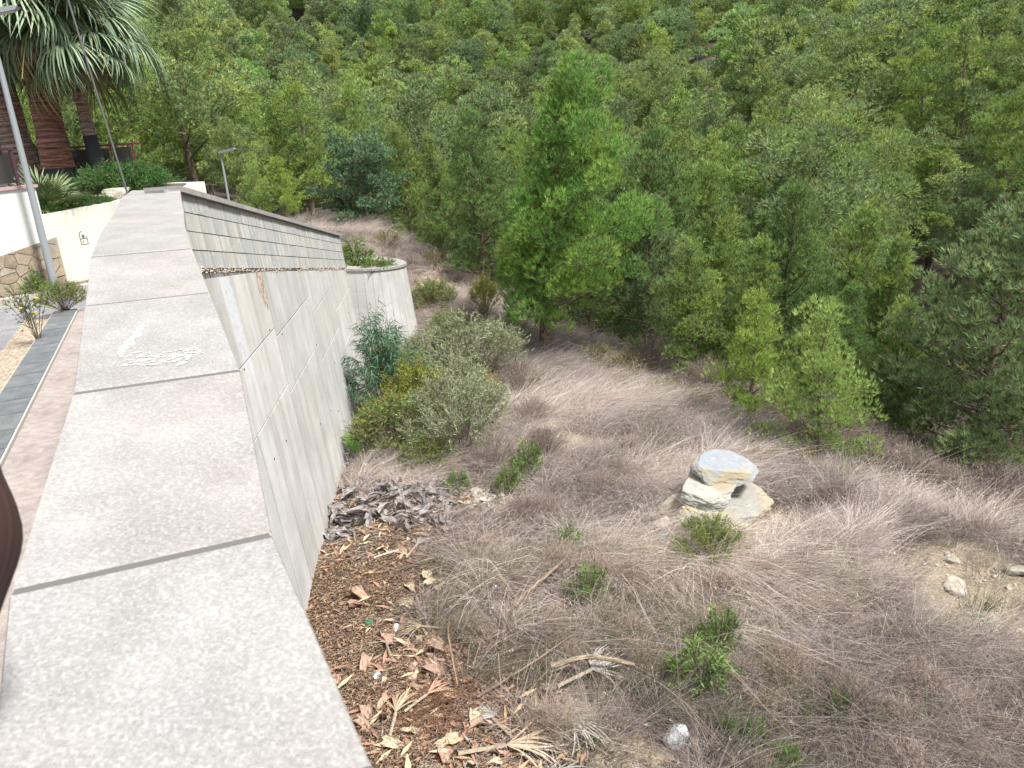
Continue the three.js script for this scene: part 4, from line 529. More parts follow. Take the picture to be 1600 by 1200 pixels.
{ const fl = M({ color: lin(0.7, 0.5, 0.03) }), f = scene.children.find((o) => o.name === 'roadside_weed'); for (const [x, y, z] of [[0.05, 0.5, 0.1], [-0.2, 0.42, 0.05], [0.15, 0.3, -0.1]]) { const m = mesh('flower', new THREE.IcosahedronGeometry(0.03, 1), fl, f); m.position.set(x, y, z); m.scale.y = 0.5; } }
{ // planter greenery
  const y = 5.33, pp = (s, o) => { const p = tP(s, 0, o); return [p[0], p[2]]; };
  const [a0, a1] = pp(2.05, -1.55); putShrub('juniper', 'juniper', 'wide feathery dark green juniper spreading over the planter corner', a0, a1, 0.95, 1.15, y + 0.06);
  const [b0, b1] = pp(0.92, -0.42); putShrub('juniper', 'juniper', 'low green juniper hanging over the planter wall below the thin palm', b0, b1, 0.42, 0.45, y - 0.03);
  const [c0, c1] = pp(1.75, -0.45); putShrub('juniper', 'juniper', 'green juniper in front of the pale planter rock', c0, c1, 0.38, 0.4, y - 0.04);
  const [d0, d1] = pp(0.25, -0.45); putShrub('juniper', 'juniper', 'dark ground cover beneath the small fan palm', d0, d1, 0.45, 0.4, y - 0.03);
  putShrub('fresh', 'planter_shrub', 'dark green shrub in the rounded planter end', -3.6, -18.7, 1.9, 2.0, 3.0); putShrub('fresh', 'planter_shrub', 'bright green grassy shrub along the rim of the rounded planter', -3.1, -18.2, 1.5, 1.1, 3.0); putShrub('fresh', 'planter_shrub', 'low bright shrub at the right of the rounded planter', -2.85, -18.6, 1.1, 0.9, 3.0);
  putShrub('greenb', 'hedge', 'green hedge with reddish flowers behind the red railing', -9.1, -17.4, 1.5, 1.25, 5.2); putShrub('greenb', 'hedge', 'green hedge behind the palms at the left edge', -10.6, -16.9, 1.3, 1.3, 5.2);
}

// ---------- palms ----------
function fan(o) { // petiole along +x, pleated blade of leaflets that droop at their tips
  const r = rng(o.seed), T = new Tri(), L = o.petiole, at0 = (t) => [L * t, -o.sag * L * t * t, 0];
  for (let i = 0; i < 5; i++) twig(T, at0(i / 5), at0((i + 1) / 5), 0.02, 0.016, o.stem || [0.22, 0.23, 0.06], 4);
  const c = at0(1), n = o.n; let prev = null;
  for (let i = 0; i < n; i++) {
    const a = (i / (n - 1) - 0.5) * 2 * o.spread, len = o.rad * (0.72 + 0.28 * Math.cos(a * 0.8)) * (0.85 + 0.25 * r()), dir = [Math.cos(a), 0, Math.sin(a)], side = [-Math.sin(a), 0, Math.cos(a)], w = o.w, dr = o.droop * (0.7 + 0.6 * r()), fold = 0.3, K = 5, col = jit(o.pal[(r() * o.pal.length) | 0], r, 0.18), cur = (r() - 0.5) * (o.ragged ? 1.1 : 0.2); if (o.ragged && r() < 0.25) continue;
    const p = []; for (let k = 0; k <= K; k++) { const t = k / K, d = len * t; p.push([c[0] + dir[0] * d * (1 - dr * 0.35 * t * t) + side[0] * cur * t * t * len, c[1] - o.sag * 0.6 * d * Math.cos(a) - dr * len * Math.pow(t, 2.6), c[2] + dir[2] * d * (1 - dr * 0.35 * t * t) + side[2] * cur * t * t * len, w * Math.min(1, 0.25 + 2.2 * t) * Math.pow(1 - t, 0.55)]); }
    for (let k = 0; k < K; k++) { const A = p[k], B = p[k + 1], L0 = (q, s) => [q[0] + side[0] * q[3] * s, q[1] + (s ? q[3] * fold : 0), q[2] + side[2] * q[3] * s]; for (const s of [-1, 1]) { T.t(...L0(A, s), ...L0(A, 0), ...L0(B, 0), col); T.t(...L0(A, s), ...L0(B, 0), ...L0(B, s), col); } }
  }
  return T.geo();
}
const PG = [[0.17, 0.26, 0.15], [0.22, 0.31, 0.19], [0.13, 0.21, 0.12], [0.28, 0.35, 0.21]], PD = [[0.36, 0.28, 0.18], [0.3, 0.22, 0.14], [0.42, 0.35, 0.25]], PGY = [[0.33, 0.31, 0.28], [0.26, 0.24, 0.215], [0.4, 0.38, 0.35]];
const frondG = [1, 2, 3, 4].map((s) => fan({ seed: s, petiole: 0.75, sag: 0.12, n: 44, spread: 1.75, rad: 0.95, w: 0.026, droop: 0.4 + 0.15 * (s % 3), pal: PG })), frondOld = [5, 6].map((s) => fan({ seed: s, petiole: 0.7, sag: 0.2, n: 34, spread: 1.5, rad: 0.85, w: 0.018, droop: 0.8, pal: [[0.2, 0.19, 0.09], [0.27, 0.23, 0.12], [0.16, 0.17, 0.085]], stem: [0.35, 0.3, 0.1] }));
const palmBark = M({ map: tex(256, 512, (u, v) => { const a = np(u * 6, v * 44, 44, 2), b = np(u * 30, v * 90, 90, 3), c = np(u * 2, v * 3, 3, 5); const k = 0.54 + 0.3 * (a - 0.4) + 0.2 * (b - 0.5); return [k * (1.0 + 0.25 * (c - 0.4)), k * 0.84, k * (0.78 - 0.1 * (c - 0.4))]; }), bumpMap: tex(64, 512, (u, v) => { const k = np(u * 4, v * 44, 44, 2); return [k, k, k]; }, false), bumpScale: 0.03, roughness: 1 });
const palmPaint = M({ color: lin(0.035, 0.036, 0.042), roughness: 0.8, map: asphT }); palmPaint.color.multiplyScalar(3);
function palm(x, z, y0, h, ra, rb, band, n, seed, k, label, red) {
  const g = thing('fan_palm', label, 'palm tree', [x, y0, z]), r = rng(seed), pts = []; for (let i = 0; i <= 30; i++) { const t = i / 30; pts.push([0.05 * Math.sin(t * 2 + seed), t * h, 0]); }
  const rad = (t) => mix(ra, rb, Math.min(1, t * 1.15)) + ra * 0.35 * Math.pow(1 - t, 6) + 0.006 * Math.sin(t * 150);
  mesh('trunk', tube(pts, rad, 18), red ? palmBark.clone() : palmBark, g); if (red) g.children[0].material.color.setRGB(0.9, 0.62, 0.58);
  const nb = Math.max(2, Math.round(band / h * 30)); mesh('painted_band', tube(pts.slice(0, nb + 1), (t) => rad(t * nb / 30) + 0.006, 18, false), palmPaint, g);
  const bt = tube([[0, h - 0.22, 0], [0, h - 0.05, 0], [0, h + 0.22, 0]], (t) => rb * (1.25 - 0.7 * t), 12); mesh('crown_base', bt, M({ color: lin(0.16, 0.11, 0.07) }), g).position.x = pts[30][0];
  for (let i = 0; i < n; i++) {
    const t = i / n, el = mix(1.25, -0.75, Math.pow(t, 0.85)) + (r() - 0.5) * 0.25, az = i * 2.39996 + r() * 0.4, old = t > 0.86, f = mesh('frond', (old ? frondOld[i % 2] : frondG[i % 4]), palmLeaf, g);
    f.position.set(pts[30][0] + Math.cos(az) * rb * 0.5, h + 0.12 - 0.25 * t, -Math.sin(az) * rb * 0.5); f.rotation.set((r() - 0.5) * 0.6, az, el, 'YXZ'); f.scale.setScalar(k * (0.85 + 0.3 * r()));
  }
  for (let i = 0; i < 3; i++) { const a = r() * 6.28, p = []; for (let q = 0; q <= 10; q++) { const t = q / 10; p.push([Math.cos(a) * 1.5 * k * t, h + 0.2 + 0.9 * k * t - 2.0 * k * t * t, Math.sin(a) * 1.5 * k * t]); } mesh('flower_stalk', tube(p, (t) => 0.012 - 0.006 * t, 5, false), M({ color: lin(0.4, 0.36, 0.12) }), g); }
  return g;
}
palm(-8.78, -15, 5.3, 3.75, 0.27, 0.2, 0.5, 40, 3, 1.15, 'thick-trunked fan palm behind the street lamp with a black painted foot');
palm(-8.0, -14.8, 5.35, 3.6, 0.27, 0.2, 0.62, 40, 5, 1.15, 'fan palm with a thick reddish trunk, in the middle of the group', true);
palm(-7.42, -14.9, 5.3, 2.95, 0.14, 0.085, 1.15, 34, 8, 1.0, 'thin-trunked fan palm nearest the road, dark painted to half its height');
palm(-9.75, -16.4, 5.3, 3.7, 0.25, 0.2, 0.5, 36, 9, 1.15, 'fan palm farthest left, its reddish trunk half hidden behind the thick one', true);
{ const g = thing('small_fan_palm', 'small trunkless fan palm in the planter with yellowing lower leaves', 'palm', [tP(0.33, 0, -0.5)[0], 5.3, tP(0.33, 0, -0.5)[2]]), r = rng(44); const up = fan({ seed: 9, petiole: 0.28, sag: 0.05, n: 26, spread: 1.5, rad: 0.42, w: 0.014, droop: 0.15, pal: [[0.16, 0.22, 0.1], [0.13, 0.19, 0.08], [0.2, 0.25, 0.11]] }), lo = fan({ seed: 10, petiole: 0.28, sag: 0.1, n: 24, spread: 1.4, rad: 0.4, w: 0.014, droop: 0.25, pal: [[0.33, 0.32, 0.06], [0.24, 0.26, 0.06]] });
  for (let i = 0; i < 18; i++) { const t = i / 18, f = mesh('frond', t > 0.75 ? lo : up, palmLeaf, g); f.rotation.set((r() - 0.5) * 0.5, i * 2.4, mix(1.35, 0.1, t), 'YXZ'); f.position.y = 0.05; f.scale.setScalar(0.85 + 0.35 * r()); }
  const h = thing('small_fan_palm', 'little dark green fan palm between the thick and the thin palm trunks', 'palm', [-7.75, 5.36, -14.2]); for (let i = 0; i < 9; i++) { const f = mesh('frond', up, palmLeaf, h); f.rotation.set((r() - 0.5) * 0.5, i * 2.4, 1.1 - i * 0.06, 'YXZ'); f.scale.setScalar(0.8); }
  const q = thing('palm_seedling', 'single green palm seedling at the foot of the concrete wall', 'palm', [-2.75, H(-2.75, -12.6) + 0.0, -12.6]); for (let i = 0; i < 3; i++) { const f = mesh('frond', fan({ seed: 60 + i, petiole: 0.3, sag: 0.05, n: 14, spread: 0.8, rad: 0.38, w: 0.02, droop: 0.1, pal: [[0.1, 0.24, 0.04], [0.13, 0.28, 0.05]] }), palmLeaf, q); f.rotation.set(0, i * 2.2, 1.15, 'YXZ'); } }

// ---------- rocks ----------
function rock(seed, sx, sy, sz, cuts, pal, det = 18, layer = 0.004) {
  const r = rng(seed), g = new THREE.IcosahedronGeometry(1, det), p = g.attributes.position, C = [], pl = []; for (let i = 0; i < cuts; i++) pl.push([norm([r() - 0.5, (r() - 0.5) * 1.2, r() - 0.5]), 0.5 + 0.32 * r()]); pl.push([[0, 1, 0], 0.55], [[0, -1, 0], 0.6]);
  const v = [0, 0, 0];
  for (let i = 0; i < p.count; i++) {
    v[0] = p.getX(i); v[1] = p.getY(i); v[2] = p.getZ(i);
    for (const [n, d] of pl) { const e = v[0] * n[0] + v[1] * n[1] + v[2] * n[2] - d; if (e > 0) for (let k = 0; k < 3; k++) v[k] -= n[k] * e * 0.94; }
    const q = fbm(v[0] * 2.2 + seed, v[1] * 2.2, v[2] * 2.2, 4) - 0.47, f = fbm(v[0] * 9 + seed, v[1] * 14, v[2] * 9, 3) - 0.44, f2 = 1 + 0.26 * q + 0.1 * f + layer * Math.sin(v[1] * 26 + 4 * q);
    p.setXYZ(i, v[0] * f2 * sx, v[1] * f2 * sy, v[2] * f2 * sz);
    const m = fbm(v[0] * 1.6 + seed * 3, v[1] * 1.6, v[2] * 1.6 + 9, 3), t = clamp((m - 0.3) * 3.2) * (pal.length - 1), a = pal[Math.floor(t)], b = pal[Math.min(pal.length - 1, Math.floor(t) + 1)], w = t % 1, s = 0.8 + 0.5 * (fbm(v[0] * 12, v[1] * 12, v[2] * 12 + seed, 3) - 0.05) * 0.9; C.push(mix(a[0], b[0], w) * s, mix(a[1], b[1], w) * s, mix(a[2], b[2], w) * s);
  }
  g.setAttribute('color', new THREE.Float32BufferAttribute(C, 3)); g.deleteAttribute('uv'); g.computeVertexNormals(); return g;
}
const rockM = M({ vertexColors: true, roughness: 0.95 });
const LIME = [[0.281, 0.277, 0.251], [0.328, 0.3, 0.243], [0.359, 0.308, 0.205], [0.281, 0.208, 0.129]], BLUE = [[0.259, 0.281, 0.31], [0.288, 0.295, 0.302], [0.331, 0.295, 0.209], [0.317, 0.266, 0.166]], PALE = [[0.426, 0.41, 0.369], [0.385, 0.353, 0.295], [0.328, 0.279, 0.213]];
function putRock(geo, label, x, z, y, rot = [0, 0, 0], group, name = 'boulder') { const m = mesh(name, geo, rockM); m.position.set(x, y ?? H(x, z), z); m.rotation.set(...rot); return tag(m, label, 'rock', group); }
{
  const cx = 2.75, cz = -9.85, y = H(cx, cz);
  putRock(rock(3, 0.84, 0.28, 0.6, 7, LIME), 'widest yellowish boulder at the bottom of the stack', cx + 0.16, cz + 0.1, y + 0.14, [0.16, 0.3, -0.08]);
  putRock(rock(27, 0.52, 0.28, 0.46, 8, [[0.3, 0.31, 0.29], [0.37, 0.365, 0.32], [0.33, 0.25, 0.17]]), 'grey block-like boulder in the middle of the stack', cx - 0.1, cz + 0.06, y + 0.36, [0.1, 0.9, 0.05]);
  putRock(rock(29, 0.46, 0.21, 0.38, 8, BLUE), 'yellow and bluish white boulder on top of the stack', cx + 0.16, cz - 0.02, y + 0.58, [0.22, -0.4, -0.04]);
  putRock(rock(12, 0.26, 0.2, 0.25, 5, LIME, 12), 'small pale boulder leaning at the left of the stack', cx - 0.55, cz + 0.1, y + 0.08, [0, 0.5, 0.4]);
  putRock(rock(13, 0.13, 0.17, 0.1, 5, PALE, 8), 'thin upright pale stone left below the stack', 1.93, -9.35, H(1.93, -9.35) + 0.06, [0.2, 0.4, 0.3]);
  const bag = mesh('blue_wrapper', rock(15, 0.07, 0.05, 0.06, 3, [[0.05, 0.3, 0.5], [0.08, 0.42, 0.62]], 5), M({ vertexColors: true, roughness: 0.4 })); bag.position.set(1.9, H(1.9, -9.15) + 0.05, -9.15); tag(bag, 'small bright blue crumpled wrapper left below the stacked boulders', 'litter');
  putRock(rock(16, 0.13, 0.17, 0.1, 6, [[0.55, 0.6, 0.64], [0.6, 0.62, 0.64], [0.5, 0.54, 0.57]], 8, 0), 'pale bluish stone in the grass at the bottom of the picture', 1.29, -5.68, H(1.29, -5.68) + 0.07, [-0.5, 0.3, 0.1]); putRock(rock(17, 0.1, 0.07, 0.08, 4, PALE, 6), 'small pinkish pale stone beside the bluish stone', 1.45, -5.6, H(1.45, -5.6) + 0.02);
  const small = [[0.61, -13.4, 0.4, 'flat pale rock in the bare patch below the middle pine'], [0.66, -12.7, 0.26, 'broken white rock below the flat pale rock'], [-0.66, -10.75, 0.17, 'yellowish block on the little rubble heap'], [-0.5, -10.5, 0.15, 'pale stone at the foot of the rubble heap'], [-0.78, -10.45, 0.12, 'small stone left of the rubble heap'], [-0.46, -9.35, 0.2, 'white stone left of the pair in the grass'], [-0.18, -9.3, 0.14, 'white stone right of the pair in the grass'], [-1.35, -11.6, 0.22, 'grey chunk of concrete beside the seedling'], [5.05, -7.75, 0.22, 'flat grey stone on the bare sandy patch'], [5.1, -7.2, 0.2, 'yellow slab-like stone on the bare sandy patch'], [5.75, -7.35, 0.18, 'yellow stone at the right edge of the bare patch'], [5.3, -8.3, 0.16, 'yellowish stone at the upper edge of the bare patch'], [5.9, -7.95, 0.2, 'pale broken stone on the far side of the bare patch'], [2.2, -16.4, 0.12, 'white stone on the ridge right of the middle pine'], [2.5, -15.6, 0.1, 'small white stone on the ridge above the pale grass']];
  small.forEach(([x, z, k, lab], i) => putRock(rock(30 + i, k * 0.75, k * 0.32, k * 0.6, 6, PALE, 8), lab, x, z, H(x, z) + k * 0.15, [0.1 * (i % 3), i, 0.08], null, 'stone'));
  const pr = (s, o) => tP(s, 0, o); const a = pr(1.5, -0.75), b = pr(1.22, -0.62), c = pr(1.02, -0.5);
  putRock(rock(61, 0.24, 0.2, 0.2, 4, PALE, 9), 'large whitish rock in the planter between junipers', a[0], a[2], 5.47, [0, 1, 0]); putRock(rock(62, 0.16, 0.13, 0.14, 4, [[0.6, 0.52, 0.38], [0.66, 0.6, 0.5]], 8), 'yellowish rock left of the large planter rock', b[0], b[2], 5.43); putRock(rock(63, 0.12, 0.08, 0.1, 4, [[0.5, 0.5, 0.5], [0.6, 0.6, 0.58]], 7), 'small grey rock at the foot of the thin palm', c[0], c[2], 5.41);
}
{ // gravel and rubble on the bare soil
  const geos = [0, 1, 2].map((i) => rock(80 + i, 1, 0.65, 0.85, 4, PALE, 2)), r = rng(71), gr = tag(thing('gravel'), 'pale gravel and crumbs of stone on the bare soil', 'gravel', null, 'stuff'), sp = [];
  for (const [x, z, R, k] of bright) for (let i = 0; i < 120 * R * R * k; i++) { const a = r() * 6.28, d = R * Math.sqrt(r()); sp.push([x + Math.cos(a) * d, z + Math.sin(a) * d, 0.008 + 0.04 * Math.pow(r(), 4)]); }
  for (let i = 0; i < 500; i++) sp.push([mix(-1, 6, r()), mix(-14, -4.6, r()), 0.006 + 0.03 * Math.pow(r(), 5)]); for (let i = 0; i < 90; i++) sp.push([-0.62 + (r() - 0.5) * 0.9, -10.55 + (r() - 0.5) * 0.6, 0.02 + 0.05 * r() * r()]);
  const m4 = new THREE.Matrix4(), q = new THREE.Quaternion(); geos.forEach((g, v) => { const L = sp.filter((_, i) => i % 3 === v), im = new THREE.InstancedMesh(g, rockM, L.length); im.name = 'pebbles'; im.userData.kind = 'stuff'; L.forEach(([x, z, k], i) => im.setMatrixAt(i, m4.compose(new THREE.Vector3(x, H(x, z) + k * 0.2, z), q.setFromEuler(new THREE.Euler(r() * 0.6, r() * 6.28, r() * 0.6)), new THREE.Vector3(k, k, k)))); gr.add(im); });
}

// ---------- dry grass ----------
console.log('grass');
function tuft(o) {
  const r = rng(o.seed), T = new Tri();
  for (let i = 0; i < o.n; i++) {
    const a = r() * 6.283, b = Math.sqrt(r()) * o.base, x = Math.cos(a) * b, z = Math.sin(a) * b, L = o.len * (0.45 + 0.75 * r()), out = a + (r() - 0.5) * 1.6, tl = o.tilt * (0.3 + r()), ld = [Math.cos(out) * tl + o.lean * (0.5 + r()), Math.sin(out) * tl], bd = o.bend * (0.5 + r()), pts = [], col = jit(o.pal[(r() * o.pal.length) | 0], r, 0.2), kink = (r() - 0.5) * 0.15;
    for (let k = 0; k <= 3; k++) { const t = k / 3, h = t - bd * t * t * 0.55; pts.push([x + L * (ld[0] * t * 0.6 + (ld[0] + kink) * bd * t * t), L * h * 0.9, z + L * (ld[1] * t * 0.6 + (ld[1] - kink) * bd * t * t)]); }
    const s = norm([r() - 0.5, (r() - 0.5) * 0.6, r() - 0.5]); ribbon(T, pts, o.w, col, s);
    if (o.head && r() < o.head) { const p = pts[3]; for (let k = 0; k < 3; k++) { const d = norm([pts[3][0] - pts[2][0] + (r() - 0.5) * 0.2, pts[3][1] - pts[2][1] + (r() - 0.5) * 0.2, pts[3][2] - pts[2][2] + (r() - 0.5) * 0.2]); needle(T, p[0], p[1], p[2], d[0], d[1], d[2], 0.04, 0.006, col, r); } }
  }
  return T.geo();
}
const STRAW = [[0.588, 0.516, 0.478], [0.512, 0.438, 0.408], [0.675, 0.606, 0.559], [0.414, 0.348, 0.326]], BROWN = [[0.406, 0.335, 0.32], [0.308, 0.253, 0.234], [0.505, 0.426, 0.407]], OLV = [[0.25, 0.29, 0.13], [0.32, 0.3, 0.18], [0.18, 0.24, 0.09]];
{
  const kinds = [
    tuft({ seed: 1, n: 85, base: 0.13, len: 0.62, tilt: 0.55, lean: 0.35, bend: 0.9, w: 0.0065, pal: STRAW, head: 0.04 }), tuft({ seed: 2, n: 80, base: 0.17, len: 0.5, tilt: 0.75, lean: 0.2, bend: 0.8, w: 0.0065, pal: STRAW, head: 0.03 }), tuft({ seed: 3, n: 70, base: 0.2, len: 0.38, tilt: 0.9, lean: 0.15, bend: 0.6, w: 0.007, pal: BROWN }),
    tuft({ seed: 4, n: 60, base: 0.12, len: 0.5, tilt: 0.5, lean: 0.1, bend: 0.5, w: 0.007, pal: OLV }), tuft({ seed: 6, n: 230, base: 0.3, len: 0.66, tilt: 0.65, lean: 0.5, bend: 1.2, w: 0.0048, pal: [[0.6, 0.51, 0.46], [0.66, 0.58, 0.52], [0.5, 0.42, 0.37]], head: 0.03 }), tuft({ seed: 5, n: 26, base: 0.2, len: 0.85, tilt: 0.6, lean: 0.35, bend: 0.8, w: 0.006, pal: [[0.66, 0.54, 0.47], [0.52, 0.43, 0.36]], head: 0.12 })];
  const r = rng(55), spots = kinds.map(() => []);
  const add = (x, z) => {
    const D = Math.hypot(x, z), az = Math.atan2(x, -z) / R2; if (behindWall(x, z) > -0.25) return; const lit = litterAt(x, z), bare = bareAt(x, z); if (r() < lit * 1.35 || r() < bare * 1.05 || r() < keepOff(x, z) * 0.92) return;
    const n1 = fbm(x * 0.55 + 3, z * 0.55, 5, 3), n2 = fbm(x * 0.9, z * 0.9 + 7, 15, 3); if (n1 < 0.3 && r() < 0.6) return;
    const dark = n2 > 0.47 || (x > 0.5 && z > -6.6), pale = n1 > 0.47 && !dark; let v = pale ? (r() < 0.6 ? 0 : r() < 0.7 ? 1 : 4) : dark ? (r() < 0.55 ? 2 : r() < 0.7 ? 1 : r() < 0.6 ? 3 : 4) : (r() < 0.3 ? 0 : r() < 0.5 ? 1 : r() < 0.6 ? 2 : r() < 0.5 ? 3 : 4);
    if (v === 4) v = 5; if (pale && D > 8.5 && r() < 0.13) v = 4; if (D < 9 && z < -4 && x < 2.6 && r() < 0.45) v = r() < 0.45 ? 3 : r() < 0.6 ? 2 : 5; if (v === 3 && D > 9 && r() < 0.35) v = 2; const f = (pale ? 1.12 : dark ? 0.72 : 0.95) * (0.7 + 0.5 * r()) * (x > 0.4 && z > -7 ? 0.85 : 1); spots[v].push([x, z, 0.7 + 0.55 * r(), -0.9 + (fbm(x * 0.2, z * 0.2, 9, 2) - 0.38) * 7 + (r() - 0.5) * 1.6, f, r()]);
  };
  for (let i = 0; i < 15000; i++) { const D = Math.sqrt(mix(3.5 * 3.5, 23 * 23, Math.pow(r(), 1.15))), az = mix(-22, 48, r()), [x, z] = polar(az, D); if (baseH(x, z) < -1.6) continue; add(x, z); }
  for (let i = 0; i < 2600; i++) { const [x, z] = polar(mix(-18, 1, r()), mix(20, 34, r())); if (r() > 0.75) continue; add(x, z); }
  const grass = tag(thing('dry_grass'), 'pinkish grey dry grass covering the slope below the wall', 'dry grass', null, 'stuff'), m4 = new THREE.Matrix4(), q = new THREE.Quaternion(), e = new THREE.Euler();
  kinds.forEach((g, v) => { const L = spots[v], im = new THREE.InstancedMesh(g, dryLeaf, L.length); im.name = 'grass_tufts'; im.userData.kind = 'stuff'; im.castShadow = im.receiveShadow = true; L.forEach(([x, z, k, a, f, w], i) => { im.setMatrixAt(i, m4.compose(new THREE.Vector3(x, H(x, z) - 0.02, z), q.setFromEuler(e.set((w - 0.5) * 0.2, a, 0)), new THREE.Vector3(k, k * (0.8 + 0.4 * w), k))); im.setColorAt(i, lin(f, f * (0.97 + 0.05 * w), f * (0.94 + 0.1 * w))); }); grass.add(im); });
  console.log('tufts', spots.map((s) => s.length).join(' '));
  // brittle dead scrub tangled into the near grass
  const tang = tag(thing('dead_scrub'), 'brittle brown dead scrub tangled into the near grass', 'dead scrub', null, 'stuff'), tg = mergeGeometries([SH.dead.stems, SH.dead.foliage]), ti = new THREE.InstancedMesh(tg, twigM, 100); ti.name = 'scrub'; ti.userData.kind = 'stuff';
  for (let i = 0; i < 100; i++) { let x, z; do { [x, z] = polar(mix(-14, 42, r()), mix(5, 13, r())); } while (behindWall(x, z) > -1.4 || litterAt(x, z) > 0.3 || bareAt(x, z) > 0.3 || r() < keepOff(x, z)); const k = 0.25 + 0.35 * r(), f = 0.8 + 0.8 * r(); ti.setMatrixAt(i, m4.compose(new THREE.Vector3(x, H(x, z) - 0.02, z), q.setFromEuler(e.set(0, r() * 6.28, 0)), new THREE.Vector3(k, k * (0.7 + 0.6 * r()), k))); ti.setColorAt(i, lin(f, f * 0.97, f * 0.95)); } tang.add(ti);
  // shaded scrub under the pines
  const scrub = tag(thing('undergrowth'), 'dark low scrub under the pines in the hollow', 'undergrowth', null, 'stuff'), sg = mergeGeometries([SH.thyme.stems, SH.thyme.foliage]), sg2 = mergeGeometries([SH.greenb.stems, SH.greenb.foliage]), sg3 = mergeGeometries([SH.dead.stems, SH.dead.foliage]);
  [[sg, 160], [sg2, 50], [sg3, 800]].forEach(([g, n], v) => { const im = new THREE.InstancedMesh(g, shrubLeaf, n); im.name = 'scrub'; im.userData.kind = 'stuff'; for (let i = 0; i < n; i++) { let x, z; do { [x, z] = polar(mix(-6, 42, r()), mix(v === 1 ? 22 : 12.5, 48, Math.pow(r(), 1.4))); } while (baseH(x, z) > 0.15); const k = 0.6 + 0.8 * r(); im.setMatrixAt(i, m4.compose(new THREE.Vector3(x, H(x, z) - 0.03, z), q.setFromEuler(e.set(0, r() * 6.28, 0)), new THREE.Vector3(k, k, k))); } scrub.add(im); });
}

